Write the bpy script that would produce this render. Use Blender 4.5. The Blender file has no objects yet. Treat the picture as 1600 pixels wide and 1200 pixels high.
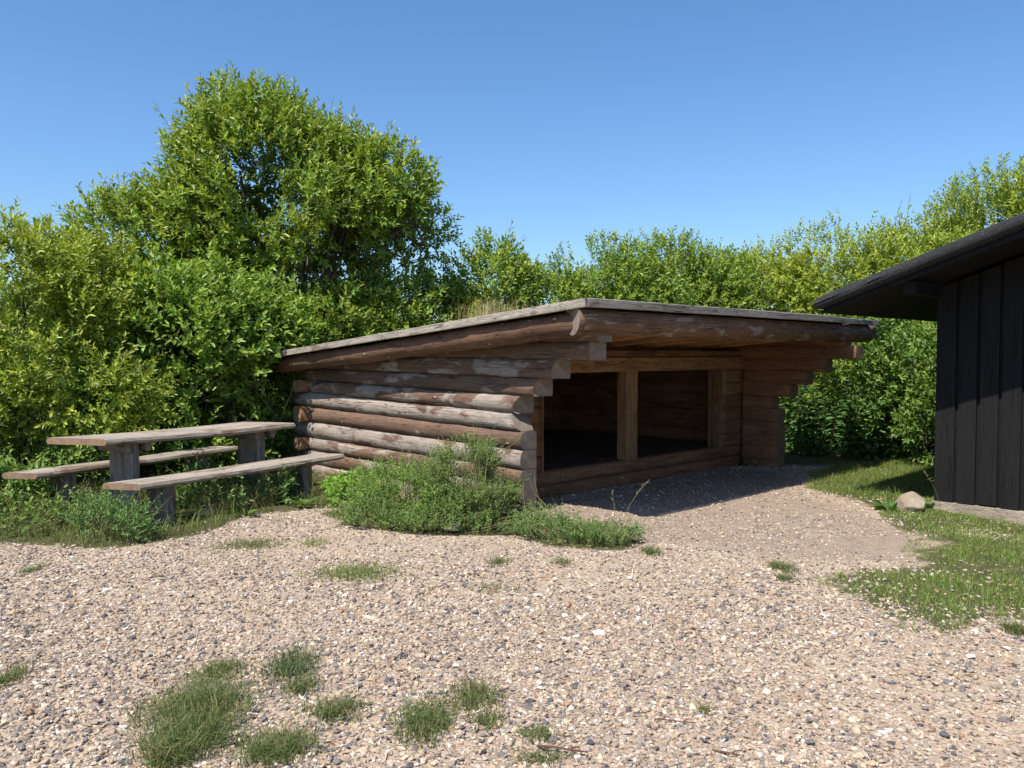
import bpy, bmesh, math
import numpy as np
from mathutils import Vector, Matrix

# ------------------------------------------------------------------ camera, sky, sun, exposure
scene = bpy.context.scene
R = math.radians
YAW = R(43.7)                      # the shelter's front runs at this angle to the picture plane
CORNER = (0.115, 8.16, 0.0)        # front left corner of the shelter
cam_d = bpy.data.cameras.new('camera')
cam_d.sensor_width = 36.0
cam_d.lens = 36.0 * 1280 / 1600
cam_d.clip_start = 0.05
cam_d.clip_end = 2000
cam = bpy.data.objects.new('camera', cam_d)
scene.collection.objects.link(cam)
cam.location = (0, 0, 1.6)
cam.rotation_euler = (R(90 - 2.06), 0, 0)
scene.camera = cam

SUN_EL = R(58.5)
SUN_TRAVEL = YAW + R(6.5)            # direction in which the light travels, seen from above
trav = Vector((math.cos(SUN_TRAVEL) * math.cos(SUN_EL), math.sin(SUN_TRAVEL) * math.cos(SUN_EL), -math.sin(SUN_EL)))
world = bpy.data.worlds.new('World')
scene.world = world
world.use_nodes = True
wn = world.node_tree
bg = wn.nodes['Background']
sky = wn.nodes.new('ShaderNodeTexSky')
sky.sky_type = 'NISHITA'
sky.sun_disc = False
sky.sun_elevation = SUN_EL
sky.sun_rotation = math.atan2(-trav.x, -trav.y)
sky.altitude = 0
sky.air_density = 1.0
sky.dust_density = 0.8
sky.ozone_density = 6.5
hs_ = wn.nodes.new('ShaderNodeHueSaturation'); hs_.inputs['Saturation'].default_value = 1.10
wn.links.new(sky.outputs[0], hs_.inputs['Color']); wn.links.new(hs_.outputs[0], bg.inputs[0])
bg.inputs[1].default_value = 0.12
sun_d = bpy.data.lights.new('sun', 'SUN')
sun_d.energy = 5.0
sun_d.angle = R(0.53)
sun_d.color = (1.0, 0.945, 0.86)
sun = bpy.data.objects.new('sun', sun_d)
scene.collection.objects.link(sun)
sun.rotation_euler = trav.to_track_quat('-Z', 'Y').to_euler()
sun.location = (-6, -6, 12)
scene.view_settings.view_transform = 'Standard'
scene.view_settings.look = 'None'
scene.view_settings.exposure = 0.6
scene.view_settings.gamma = 1.0
scene.cycles.max_bounces = 8
scene.cycles.transparent_max_bounces = 8

# ------------------------------------------------------------------ helpers
rng = np.random.default_rng(7)
COL = scene.collection

def tag(o, label=None, cat=None, group=None, kind=None):
    if label: o['label'] = label
    if cat: o['category'] = cat
    if group: o['group'] = group
    if kind: o['kind'] = kind
    return o

def empty(name, loc=(0, 0, 0), rz=0.0):
    o = bpy.data.objects.new(name, None)
    o.empty_display_size = 0.2
    COL.objects.link(o)
    o.location = loc
    o.rotation_euler = (0, 0, rz)
    return o

def link(name, me, mats, parent=None):
    o = bpy.data.objects.new(name, me)
    for m in (mats if isinstance(mats, (list, tuple)) else [mats]):
        if m.name not in [x.name for x in me.materials if x]:
            me.materials.append(m)
    COL.objects.link(o)
    if parent: o.parent = parent
    return o

def np_mesh(name, verts, faces_flat, sizes, mat_index=None, uv=None, smooth=False):
    """fast mesh from numpy: faces_flat = loop vertex indices, sizes = corners per face"""
    me = bpy.data.meshes.new(name)
    verts = np.asarray(verts, np.float32)
    me.vertices.add(len(verts)); me.vertices.foreach_set('co', verts.ravel())
    faces_flat = np.asarray(faces_flat, np.int32); sizes = np.asarray(sizes, np.int32)
    me.loops.add(len(faces_flat)); me.loops.foreach_set('vertex_index', faces_flat)
    me.polygons.add(len(sizes))
    starts = np.concatenate([[0], np.cumsum(sizes)[:-1]]).astype(np.int32)
    me.polygons.foreach_set('loop_start', starts)
    me.polygons.foreach_set('loop_total', sizes)
    if mat_index is not None: me.polygons.foreach_set('material_index', np.asarray(mat_index, np.int32))
    if smooth is True: me.polygons.foreach_set('use_smooth', np.ones(len(sizes), bool))
    elif smooth is not False: me.polygons.foreach_set('use_smooth', np.asarray(smooth, bool))
    else: me.polygons.foreach_set('use_smooth', np.zeros(len(sizes), bool))
    if uv is not None:
        l = me.uv_layers.new(name='UVMap'); l.data.foreach_set('uv', np.asarray(uv, np.float32).ravel())
    me.update(calc_edges=True)
    return me

def _hash(i, j, k):
    h = (i * 374761393 + j * 668265263 + k * 2147483647 + 144269) & 0xffffffff
    h = ((h ^ (h >> 13)) * 1274126177) & 0xffffffff
    return ((h ^ (h >> 16)) & 0xffff) / 65535.0

def vnoise(p, freq=1.0, seed=0):
    """value noise 0..1 at points p (N,3)"""
    q = np.asarray(p, float) * freq + seed * 17.13
    i = np.floor(q).astype(np.int64); f = q - i; f = f * f * (3 - 2 * f)
    r = 0
    for a in (0, 1):
        for b in (0, 1):
            for c in (0, 1):
                w = (f[:, 0] if a else 1 - f[:, 0]) * (f[:, 1] if b else 1 - f[:, 1]) * (f[:, 2] if c else 1 - f[:, 2])
                r = r + w * _hash(i[:, 0] + a, i[:, 1] + b, i[:, 2] + c)
    return r

def in_poly(x, y, poly):
    ins = np.zeros(len(x), bool); n = len(poly); j = n - 1
    for i in range(n):
        xi, yi = poly[i]; xj, yj = poly[j]
        c = ((yi > y) != (yj > y)) & (x < (xj - xi) * (y - yi) / (yj - yi + 1e-12) + xi)
        ins ^= c; j = i
    return ins

def unit(v):
    return v / (np.linalg.norm(v, axis=-1, keepdims=True) + 1e-9)

def loc2w(s, t, z=0.0):
    return (CORNER[0] + s * math.cos(YAW) - t * math.sin(YAW), CORNER[1] + s * math.sin(YAW) + t * math.cos(YAW), z)

def w2loc(x, y):
    dx, dy = x - CORNER[0], y - CORNER[1]
    return dx * math.cos(YAW) + dy * math.sin(YAW), -dx * math.sin(YAW) + dy * math.cos(YAW)

# ------------------------------------------------------------------ materials
def new_mat(name):
    m = bpy.data.materials.new(name); m.use_nodes = True
    nt = m.node_tree; b = nt.nodes['Principled BSDF']
    return m, nt, b

class NT:
    def __init__(s, nt): s.nt = nt
    def n(s, t, **kw):
        x = s.nt.nodes.new(t)
        for k, v in kw.items(): setattr(x, k, v)
        return x
    def l(s, a, b): s.nt.links.new(a, b)
    def math(s, op, a, b=None, clamp=False):
        x = s.n('ShaderNodeMath', operation=op); x.use_clamp = clamp
        for i, v in enumerate((a, b)):
            if v is None: continue
            if isinstance(v, (int, float)): x.inputs[i].default_value = v
            else: s.l(v, x.inputs[i])
        return x.outputs[0]
    def mix(s, fac, a, b, blend='MIX'):
        x = s.n('ShaderNodeMix', data_type='RGBA', blend_type=blend)
        for i, v in ((0, fac), (6, a), (7, b)):
            if isinstance(v, (int, float)): x.inputs[i].default_value = v
            elif isinstance(v, tuple): x.inputs[i].default_value = (*v, 1) if len(v) == 3 else v
            else: s.l(v, x.inputs[i])
        return x.outputs[2]
    def ramp(s, fac, stops, interp='LINEAR'):
        x = s.n('ShaderNodeValToRGB'); cr = x.color_ramp; cr.interpolation = interp
        while len(cr.elements) < len(stops): cr.elements.new(0.5)
        for e, (p, c) in zip(cr.elements, stops):
            e.position = p; e.color = (*c, 1) if len(c) == 3 else c
        s.l(fac, x.inputs[0]); return x.outputs[0]
    def noise(s, vec, scale, detail=3.0, rough=0.55, dist=0.0):
        x = s.n('ShaderNodeTexNoise'); s.l(vec, x.inputs['Vector'])
        x.inputs['Scale'].default_value = scale; x.inputs['Detail'].default_value = detail
        x.inputs['Roughness'].default_value = rough; x.inputs['Distortion'].default_value = dist
        return x.outputs[0]
    def bump(s, h, strength, dist=0.02, nrm=None):
        x = s.n('ShaderNodeBump'); x.inputs['Strength'].default_value = strength; x.inputs['Distance'].default_value = dist
        s.l(h, x.inputs['Height'])
        if nrm is not None: s.l(nrm, x.inputs['Normal'])
        return x.outputs[0]

def step(g, v, lo, hi):
    x = g.n('ShaderNodeMapRange'); x.inputs[1].default_value = lo; x.inputs[2].default_value = hi
    x.interpolation_type = 'SMOOTHSTEP'
    g.l(v, x.inputs[0]); return x.outputs[0]

def wood_mat(name, brown, grey, weather, knots=0.6, rough=0.75, crack=1.0, patch_scale=3.0):
    """u along the grain and v across it (metres); weather = share of bleached grey wood"""
    m, nt, b = new_mat(name); g = NT(nt)
    uv = g.n('ShaderNodeUVMap').outputs[0]
    oin = g.n('ShaderNodeObjectInfo'); oi = oin.outputs['Random']
    ocs = g.n('ShaderNodeSeparateColor'); g.l(oin.outputs['Color'], ocs.inputs[0])
    sep = g.n('ShaderNodeSeparateXYZ'); g.l(uv, sep.inputs[0])
    def vec(us, vs):
        c = g.n('ShaderNodeCombineXYZ')
        g.l(g.math('MULTIPLY', sep.outputs[0], us), c.inputs[0]); g.l(g.math('MULTIPLY', sep.outputs[1], vs), c.inputs[1])
        g.l(g.math('MULTIPLY', oi, 61.0), c.inputs[2]); return c.outputs[0]
    grain = g.noise(vec(1.2, 38.0), 2.2, 5.0, 0.65, 0.4)
    broad = g.noise(vec(1.0, 2.2), patch_scale, 4.0, 0.55, 0.5)
    tone = g.noise(vec(0.5, 1.2), 2.0, 2.0)
    th = g.math('ADD', g.math('ADD', g.math('MULTIPLY', g.math('SUBTRACT', oi, 0.5), 0.10), 1.0 - weather), g.math('SUBTRACT', 1.0, ocs.outputs[0]))
    d = g.math('SUBTRACT', g.math('ADD', broad, g.math('MULTIPLY', g.math('SUBTRACT', grain, .5), .10)), th)
    w = step(g, d, -0.04, 0.05)
    bcol = g.ramp(grain, [(0.25, tuple(c * 0.55 for c in brown)), (0.5, brown), (0.8, tuple(min(1, c * 1.4) for c in brown))])
    bcol = g.mix(0.6, bcol, g.ramp(tone, [(0.3, (0.62, 0.6, 0.6)), (0.7, (1.3, 1.25, 1.2))]), 'MULTIPLY')
    gcol = g.ramp(grain, [(0.22, tuple(c * 0.5 for c in grey)), (0.5, grey), (0.85, tuple(min(1, c * 1.3) for c in grey))])
    gcol = g.mix(0.5, gcol, g.ramp(tone, [(0.3, (0.8, 0.76, 0.72)), (0.7, (1.12, 1.12, 1.12))]), 'MULTIPLY')
    col = g.mix(w, bcol, gcol)
    mot = g.noise(vec(3.2, 9.0), 3.0, 6.0, 0.72, 0.6)
    col = g.mix(0.75, col, g.ramp(mot, [(0.28, (0.45, 0.42, 0.4)), (0.5, (0.95, 0.95, 0.95)), (0.75, (1.3, 1.28, 1.25))]), 'MULTIPLY')
    streak = g.noise(vec(0.7, 60.0), 1.6, 4.0, 0.7, 0.2)
    col = g.mix(0.6, col, g.ramp(streak, [(0.3, (0.5, 0.48, 0.46)), (0.55, (1.05, 1.05, 1.05))]), 'MULTIPLY')
    # drying cracks that run with the grain
    ck = g.noise(vec(0.9, 26.0), 1.0, 2.0, 0.5, 0.25)
    ckm = g.math('MULTIPLY', step(g, g.math('ABSOLUTE', g.math('SUBTRACT', ck, 0.5)), 0.016, 0.004), step(g, g.noise(vec(0.8, 3.0), 1.7, 1.0), 0.47, 0.56))
    col = g.mix(g.math('MULTIPLY', ckm, 0.85 * crack), col, tuple(c * 0.12 for c in brown))
    # knots
    vo = g.n('ShaderNodeTexVoronoi', feature='F1'); g.l(vec(3.0, 7.0), vo.inputs['Vector']); vo.inputs['Scale'].default_value = 1.0
    dist = vo.outputs['Distance']
    selw = g.n('ShaderNodeSeparateXYZ'); g.l(vo.outputs['Color'], selw.inputs[0])
    sel = step(g, selw.outputs[0], 1.0 - knots * 0.6, 1.02 - knots * 0.6)
    ring = g.math('MULTIPLY', step(g, dist, 0.19, 0.10), sel)
    core = g.math('MULTIPLY', step(g, dist, 0.085, 0.06), sel)
    col = g.mix(g.math('MULTIPLY', ring, 0.7), col, tuple(c * 0.4 for c in brown))
    col = g.mix(g.math('MULTIPLY', core, 0.8), col, (0.5, 0.36, 0.26))
    g.l(col, b.inputs['Base Color']); b.inputs['Roughness'].default_value = rough
    b.inputs['Specular IOR Level'].default_value = 0.3
    h = g.math('ADD', g.math('MULTIPLY', grain, 0.35), g.math('MULTIPLY', broad, 0.5))
    h = g.math('ADD', g.math('SUBTRACT', h, g.math('MULTIPLY', ckm, 0.9)), g.math('MULTIPLY', ring, 0.5))
    h = g.math('ADD', h, g.math('ADD', g.math('MULTIPLY', mot, 0.6), g.math('MULTIPLY', streak, 0.25)))
    g.l(g.bump(h, 0.75, 0.014), b.inputs['Normal'])
    return m

def endgrain_mat(name, base):
    m, nt, b = new_mat(name); g = NT(nt)
    uv = g.n('ShaderNodeUVMap').outputs[0]
    oi = g.n('ShaderNodeObjectInfo').outputs['Random']
    ln = g.n('ShaderNodeVectorMath', operation='LENGTH')
    ad = g.n('ShaderNodeVectorMath', operation='ADD'); ad.inputs[1].default_value = (0.013, 0.02, 0)
    g.l(uv, ad.inputs[0]); g.l(ad.outputs[0], ln.inputs[0])
    nz = g.noise(uv, 14.0, 4.0)
    r = g.math('ADD', g.math('MULTIPLY', ln.outputs['Value'], 420.0), g.math('MULTIPLY', nz, 7.0))
    rings = g.math('ADD', g.math('MULTIPLY', g.math('SINE', r), 0.5), 0.5)
    c = g.mix(rings, tuple(x * 0.8 for x in base), base)
    c = g.mix(0.7, c, g.ramp(nz, [(0.3, (0.55, 0.52, 0.5)), (0.7, (1.2, 1.2, 1.2))]), 'MULTIPLY')
    g.l(c, b.inputs['Base Color']); b.inputs['Roughness'].default_value = 0.85
    g.l(g.bump(g.math('ADD', rings, nz), 0.3, 0.006), b.inputs['Normal'])
    return m

M = {}
M['log_side'] = wood_mat('weathered_side_log', (0.160, 0.100, 0.070), (0.315, 0.265, 0.225), 0.50, 0.75, patch_scale=2.3)
M['log_front'] = wood_mat('brown_front_log', (0.26, 0.132, 0.068), (0.31, 0.19, 0.115), 0.32, 0.45)
M['log_gable'] = wood_mat('brown_roof_log', (0.155, 0.085, 0.052), (0.25, 0.18, 0.13), 0.30, 0.9)
M['log_beam'] = wood_mat('weathered_front_beam', (0.20, 0.118, 0.072), (0.32, 0.27, 0.225), 0.44, 0.8)
M['fascia'] = wood_mat('grey_fascia_board', (0.22, 0.18, 0.14), (0.34, 0.30, 0.25), 0.6, 0.35)
M['post'] = wood_mat('orange_brown_post', (0.36, 0.205, 0.095), (0.40, 0.25, 0.135), 0.4, 0.4)
M['ceil'] = wood_mat('orange_ceiling_board', (0.55, 0.31, 0.14), (0.58, 0.35, 0.18), 0.4, 0.5)
M['floorw'] = wood_mat('dark_floor_plank', (0.12, 0.075, 0.048), (0.2, 0.15, 0.12), 0.4, 0.3)
M['table'] = wood_mat('silvered_plank', (0.21, 0.15, 0.105), (0.35, 0.30, 0.25), 0.6, 0.3, patch_scale=2.0)
M['table_leg'] = wood_mat('grey_post_wood', (0.17, 0.125, 0.095), (0.26, 0.22, 0.19), 0.55, 0.3)
M['end'] = endgrain_mat('end_grain', (0.24, 0.19, 0.15))
M['end_brown'] = endgrain_mat('brown_end_grain', (0.27, 0.165, 0.095))
M['end_table'] = endgrain_mat('plank_end_grain', (0.28, 0.18, 0.11))
M['black'] = wood_mat('black_tarred_board', (0.007, 0.0068, 0.0074), (0.02, 0.0195, 0.0195), 0.27, 0.15, 0.8, 0.8, patch_scale=2.4)
M['bark'] = wood_mat('willow_bark', (0.10, 0.075, 0.05), (0.16, 0.14, 0.11), 0.45, 0.1, 0.9)

def felt_mat():
    m, nt, b = new_mat('black_roofing_felt'); g = NT(nt)
    co = g.n('ShaderNodeTexCoord').outputs['Object']
    n1 = g.noise(co, 75.0, 5.0, 0.8); n2 = g.noise(co, 5.0, 3.0)
    c = g.ramp(n1, [(0.35, (0.006, 0.006, 0.007)), (0.55, (0.028, 0.028, 0.03)), (0.70, (0.16, 0.155, 0.15))])
    c = g.mix(0.5, c, g.ramp(n2, [(0.3, (0.5, 0.5, 0.5)), (0.7, (1.3, 1.3, 1.3))]), 'MULTIPLY')
    g.l(c, b.inputs['Base Color']); b.inputs['Roughness'].default_value = 0.8
    g.l(g.bump(n1, 1.0, 0.03), b.inputs['Normal'])
    return m
M['felt'] = felt_mat()

def concrete_mat(name, base):
    m, nt, b = new_mat(name); g = NT(nt)
    co = g.n('ShaderNodeTexCoord').outputs['Object']
    n1 = g.noise(co, 60.0, 4.0, 0.7); n2 = g.noise(co, 4.0, 4.0)
    c = g.mix(g.math('MULTIPLY', n1, 0.5), base, tuple(x * 0.55 for x in base))
    c = g.mix(0.7, c, g.ramp(n2, [(0.3, (0.62, 0.58, 0.52)), (0.65, (1.15, 1.15, 1.15))]), 'MULTIPLY')
    g.l(c, b.inputs['Base Color']); b.inputs['Roughness'].default_value = 0.9
    g.l(g.bump(g.math('ADD', n1, g.math('MULTIPLY', g.noise(co, 18.0, 5.0, 0.7), 2.0)), 0.8, 0.02), b.inputs['Normal'])
    return m
M['concrete'] = concrete_mat('pale_concrete', (0.42, 0.35, 0.27))
M['boulder'] = concrete_mat('pale_stone', (0.40, 0.325, 0.24))

def leaf_mat(name, trans=0.35, rough=0.5, spec=0.35):
    m, nt, b = new_mat(name); g = NT(nt)
    at = g.n('ShaderNodeAttribute'); at.attribute_name = 'tint'
    g.l(at.outputs['Color'], b.inputs['Base Color'])
    b.inputs['Roughness'].default_value = rough; b.inputs['Specular IOR Level'].default_value = spec
    tr = g.n('ShaderNodeBsdfTranslucent')
    tc = g.mix(1.0, at.outputs['Color'], (1.25, 1.15, 0.55), 'MULTIPLY')
    g.l(tc, tr.inputs['Color'])
    mx = g.n('ShaderNodeMixShader'); mx.inputs[0].default_value = trans
    g.l(b.outputs[0], mx.inputs[1]); g.l(tr.outputs[0], mx.inputs[2])
    g.l(mx.outputs[0], nt.nodes['Material Output'].inputs['Surface'])
    return m
M['leaf'] = leaf_mat('willow_leaf', 0.34, 0.48, 0.4)
M['grass'] = leaf_mat('grass_blade', 0.3, 0.55, 0.3)
M['weed'] = leaf_mat('weed_leaf', 0.32, 0.55, 0.25)

def ground_mat():
    m, nt, b = new_mat('gravel_and_soil'); g = NT(nt)
    co = g.n('ShaderNodeTexCoord').outputs['Object']
    vo = g.n('ShaderNodeTexVoronoi', feature='F1'); g.l(co, vo.inputs['Vector']); vo.inputs['Scale'].default_value = 46.0
    sp = g.n('ShaderNodeSeparateXYZ'); g.l(vo.outputs['Color'], sp.inputs[0])
    peb = g.ramp(sp.outputs[0], [(0.0, (0.09, 0.08, 0.08)), (0.12, (0.25, 0.19, 0.15)), (0.35, (0.40, 0.31, 0.235)), (0.6, (0.36, 0.27, 0.22)), (0.8, (0.48, 0.40, 0.32)), (1.0, (0.6, 0.55, 0.48))])
    n1 = g.noise(co, 1.3, 4.0); n2 = g.noise(co, 90.0, 3.0, 0.7); n3 = g.noise(co, 7.0, 4.0, 0.6)
    sand = g.ramp(n2, [(0.3, (0.25, 0.19, 0.135)), (0.55, (0.40, 0.315, 0.23)), (0.75, (0.50, 0.41, 0.31))])
    base = g.mix(step(g, vo.outputs['Distance'], 0.55, 0.30), sand, peb)
    base = g.mix(0.6, base, g.ramp(n1, [(0.3, (0.85, 0.82, 0.8)), (0.7, (1.12, 1.1, 1.08))]), 'MULTIPLY')
    dirt = g.ramp(n2, [(0.25, (0.17, 0.13, 0.10)), (0.5, (0.29, 0.225, 0.175)), (0.75, (0.45, 0.38, 0.31))])
    dirt = g.mix(0.7, dirt, g.ramp(n3, [(0.3, (0.72, 0.7, 0.68)), (0.7, (1.2, 1.18, 1.15))]), 'MULTIPLY')
    soil = g.ramp(n3, [(0.3, (0.05, 0.05, 0.022)), (0.6, (0.085, 0.085, 0.035)), (0.85, (0.16, 0.125, 0.075))])
    ad = g.n('ShaderNodeAttribute'); ad.attribute_name = 'dirt'
    ag = g.n('ShaderNodeAttribute'); ag.attribute_name = 'grass'
    nn = g.math('MULTIPLY', g.math('SUBTRACT', n3, 0.5), 1.1)
    md = step(g, g.math('ADD', ad.outputs['Fac'], nn), 0.3, 0.7)
    mg = step(g, g.math('ADD', ag.outputs['Fac'], nn), 0.35, 0.65)
    c = g.mix(md, base, dirt); c = g.mix(mg, c, soil)
    g.l(c, b.inputs['Base Color']); b.inputs['Roughness'].default_value = 0.95
    b.inputs['Specular IOR Level'].default_value = 0.15
    h = g.math('ADD', g.math('MULTIPLY', vo.outputs['Distance'], -0.8), g.math('MULTIPLY', n2, 0.5))
    g.l(g.bump(h, 0.8, 0.02), b.inputs['Normal'])
    return m
M['ground'] = ground_mat()

def stone_mat():
    m, nt, b = new_mat('gravel_stone'); g = NT(nt)
    rnd = g.n('ShaderNodeObjectInfo').outputs['Random']
    pal = [(0.0, (0.43, 0.345, 0.26)), (0.13, (0.35, 0.27, 0.20)), (0.25, (0.48, 0.385, 0.28)), (0.36, (0.26, 0.215, 0.18)), (0.47, (0.40, 0.30, 0.235)),
           (0.57, (0.57, 0.495, 0.39)), (0.66, (0.165, 0.152, 0.15)), (0.735, (0.44, 0.335, 0.215)), (0.80, (0.32, 0.28, 0.25)), (0.89, (0.68, 0.63, 0.55)), (0.935, (0.09, 0.09, 0.10)), (0.978, (0.35, 0.215, 0.135))]
    c = g.ramp(rnd, pal, 'CONSTANT')
    co = g.n('ShaderNodeTexCoord').outputs['Object']
    n = g.noise(co, 3.0, 4.0, 0.7)
    r2 = g.math('FRACT', g.math('MULTIPLY', rnd, 137.3))
    c = g.mix(0.8, c, g.ramp(n, [(0.3, (0.72, 0.7, 0.68)), (0.7, (1.2, 1.2, 1.2))]), 'MULTIPLY')
    c = g.mix(0.6, c, g.ramp(r2, [(0.0, (0.75, 0.75, 0.78)), (1.0, (1.2, 1.15, 1.1))]), 'MULTIPLY')
    g.l(c, b.inputs['Base Color']); b.inputs['Roughness'].default_value = 0.78
    b.inputs['Specular IOR Level'].default_value = 0.3
    g.l(g.bump(n, 0.3, 0.1), b.inputs['Normal'])
    return m
M['stone'] = stone_mat()

# ------------------------------------------------------------------ ground
LAWN = [(2.1, 5.72), (2.5, 6.05), (3.25, 6.15), (3.15, 6.6), (3.45, 7.05), (3.6, 7.9), (3.83, 8.6), (3.63, 9.3), (3.5, 9.8), (3.9, 10.4), (4.0, 11.2), (6.5, 13),
        (7.0, 9.0), (6.0, 7.0), (6.0, 4.2), (4.6, 4.55), (3.35, 4.95), (2.75, 4.86), (2.52, 4.5), (2.18, 4.72), (2.3, 5.1)]
BARE = [[(3.25, 6.62), (3.8, 6.75), (3.75, 7.25), (3.35, 7.35)], [(3.9, 7.2), (4.5, 7.1), (4.7, 7.6), (4.0, 7.6)], [(4.1, 6.4), (4.6, 6.35), (4.5, 6.65)], [(4.5, 7.5), (5.2, 7.2), (5.2, 7.7)]]
VERGE = [(-9, 7.4), (-4.6, 7.0), (-4.1, 6.85), (-3.4, 6.72), (-3.0, 7.0), (-2.75, 7.35), (-2.6, 8.1), (-2.1, 8.5), (-1.75, 8.55), (-1.2, 8.6), (-2.6, 11.0), (-3.3, 12.2), (-9, 12.2)]
FRONTWEED = [(-1.95, 8.2), (-1.5, 7.6), (-0.9, 7.25), (0.0, 7.15), (0.35, 6.75), (0.8, 6.55), (1.15, 6.8), (0.95, 7.25), (0.55, 7.75), (0.2, 8.1), (-0.2, 8.25), (-1.4, 9.2)]
DIRT = [(1.2, 6.9), (2.2, 6.3), (3.4, 6.3), (3.6, 8.2), (3.2, 9.5), (4.0, 11.0), (3.0, 11.6), (0.2, 8.6), (0.8, 7.6)]

def soft(x, y, poly, rad=0.22):
    s = np.zeros(len(x))
    for a in np.linspace(0, 2 * np.pi, 8, endpoint=False):
        s += in_poly(x + rad * np.cos(a), y + rad * np.sin(a), poly)
    return (s + 2 * in_poly(x, y, poly)) / 10.0

def grass_mask(x, y):
    g = np.maximum(0.9 * soft(x, y, LAWN, 0.3), soft(x, y, VERGE, 0.13))
    for b in BARE: g = g * (1 - 0.45 * soft(x, y, b, 0.16))
    return np.maximum(g, soft(x, y, FRONTWEED, 0.1))

def ground_z(x, y):
    p = np.stack([x, y, np.zeros_like(x)], 1)
    z = 0.03 * (vnoise(p, 0.45, 3) - 0.5) + 0.018 * (vnoise(p, 1.7, 5) - 0.5)
    fade = np.clip((40 - np.hypot(x, y)) / 20, 0, 1)
    dip = 0.07 * np.exp(-(((x - 5.0) / 0.9) ** 2 + ((y - 7.6) / 0.9) ** 2))
    return (z - dip) * fade

xs = np.concatenate([[-600, -250, -100, -50, -25, -16], np.arange(-11, 11.01, 0.11), [16, 25, 50, 100, 250, 600]])
ys = np.concatenate([[-600, -250, -100, -40, -15, -6], np.arange(-2, 18.01, 0.11), [25, 50, 100, 250, 600]])
gx, gy = np.meshgrid(xs, ys); gx = gx.ravel(); gy = gy.ravel()
nx, ny = len(xs), len(ys)
idx = np.arange(nx * ny).reshape(ny, nx)
quads = np.stack([idx[:-1, :-1], idx[:-1, 1:], idx[1:, 1:], idx[1:, :-1]], -1).reshape(-1, 4)
me = np_mesh('ground', np.stack([gx, gy, ground_z(gx, gy)], 1), quads.ravel(), np.full(len(quads), 4), smooth=True)
far = (gy > 11.7) | (np.abs(gx) > 9) 
a = me.attributes.new('grass', 'FLOAT', 'POINT'); a.data.foreach_set('value', np.where(far, 1.0, grass_mask(gx, gy)).astype(np.float32))
a = me.attributes.new('dirt', 'FLOAT', 'POINT'); a.data.foreach_set('value', soft(gx, gy, DIRT, 0.4).astype(np.float32))
ground = tag(link('ground', me, M['ground']), kind='structure')

def gz(x, y):
    return float(ground_z(np.array([x], float), np.array([y], float))[0])

# ------------------------------------------------------------------ the log shelter
SL = -0.0812
def roof_top(t): return 2.082 + SL * (t + 1.13)
def roof_under(t): return roof_top(t) - 0.085

def sweep(name, stations, section, mats, parent, closed_ends=True, smooth=True, shear0=None, shear1=None, clip=None, seed=0, wob=0.006, taper=None):
    """stations: (L,3) points along the axis with frames; section(f) -> (K,2) outline (side, up).
    Faces of the mantle take material 0 and the ends material 1. UV = metres along and around."""
    P0, P1, n = stations
    P0 = np.array(P0, float); P1 = np.array(P1, float)
    ax = P1 - P0; L = np.linalg.norm(ax); ax /= L
    side = np.cross(ax, [0, 0, 1.0]); side /= np.linalg.norm(side); upv = np.cross(side, ax)
    r = np.random.default_rng(seed)
    V = []; U = []
    fs = np.linspace(0, 1, n)
    K = len(section(0.0))
    ph = r.uniform(0, 50, 3)
    for f in fs:
        s2 = np.array(section(f), float)
        ang = np.arctan2(s2[:, 1], s2[:, 0])
        q = np.stack([np.cos(ang) * 1.3 + ph[0], np.sin(ang) * 1.3 + ph[1], np.full(K, f * L * 1.6 + ph[2])], 1)
        k = 1 + (vnoise(q, 1.0, seed) - 0.5) * wob * 12 * 0.7 + (vnoise(q * np.array([2, 2, 3.1]), 1.0, seed + 3) - .5) * wob * 5
        s2 = s2 * k[:, None]
        c = P0 + ax * L * f
        bow = np.array([r.normal(0, wob * 0.3), r.normal(0, wob * 0.3)])
        off = np.zeros(K)
        if shear0 is not None: off += shear0(s2) * (1 - f) ** 8
        if shear1 is not None: off += shear1(s2) * f ** 8
        V.append(c + (s2[:, :1] + bow[0]) * side + (s2[:, 1:] + bow[1]) * upv + off[:, None] * ax)
        per = np.concatenate([[0], np.cumsum(np.linalg.norm(np.diff(np.vstack([s2, s2[:1]]), axis=0), axis=1))])
        U.append(np.stack([np.full(K + 1, f * L), per], 1))
    V = np.array(V); U = np.array(U)
    if clip is not None: V = clip(V)
    faces = []; uv = []; mi = []
    for i in range(n - 1):
        for j in range(K):
            j2 = (j + 1) % K
            faces.append((i * K + j, i * K + j2, (i + 1) * K + j2, (i + 1) * K + j))
            uv += [U[i, j], U[i, j + 1], U[i + 1, j + 1], U[i + 1, j]]; mi.append(0)
    sizes = [4] * len(faces)
    flat = [x for f in faces for x in f]
    sec0 = np.array(section(0.0)); sec1 = np.array(section(1.0))
    if closed_ends:
        flat += list(range(K))[::-1]; sizes.append(K); mi.append(1); uv += [tuple(sec0[j]) for j in range(K)][::-1]
        flat += [(n - 1) * K + j for j in range(K)]; sizes.append(K); mi.append(1); uv += [tuple(sec1[j]) for j in range(K)]
    sm = np.array([smooth and m_ == 0 for m_ in mi])
    me = np_mesh(name, V.reshape(-1, 3), flat, sizes, mi, np.array(uv), sm)
    bm = bmesh.new(); bm.from_mesh(me); bmesh.ops.recalc_face_normals(bm, faces=bm.faces); bm.to_mesh(me); bm.free()
    return link(name, me, mats, parent)

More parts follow.
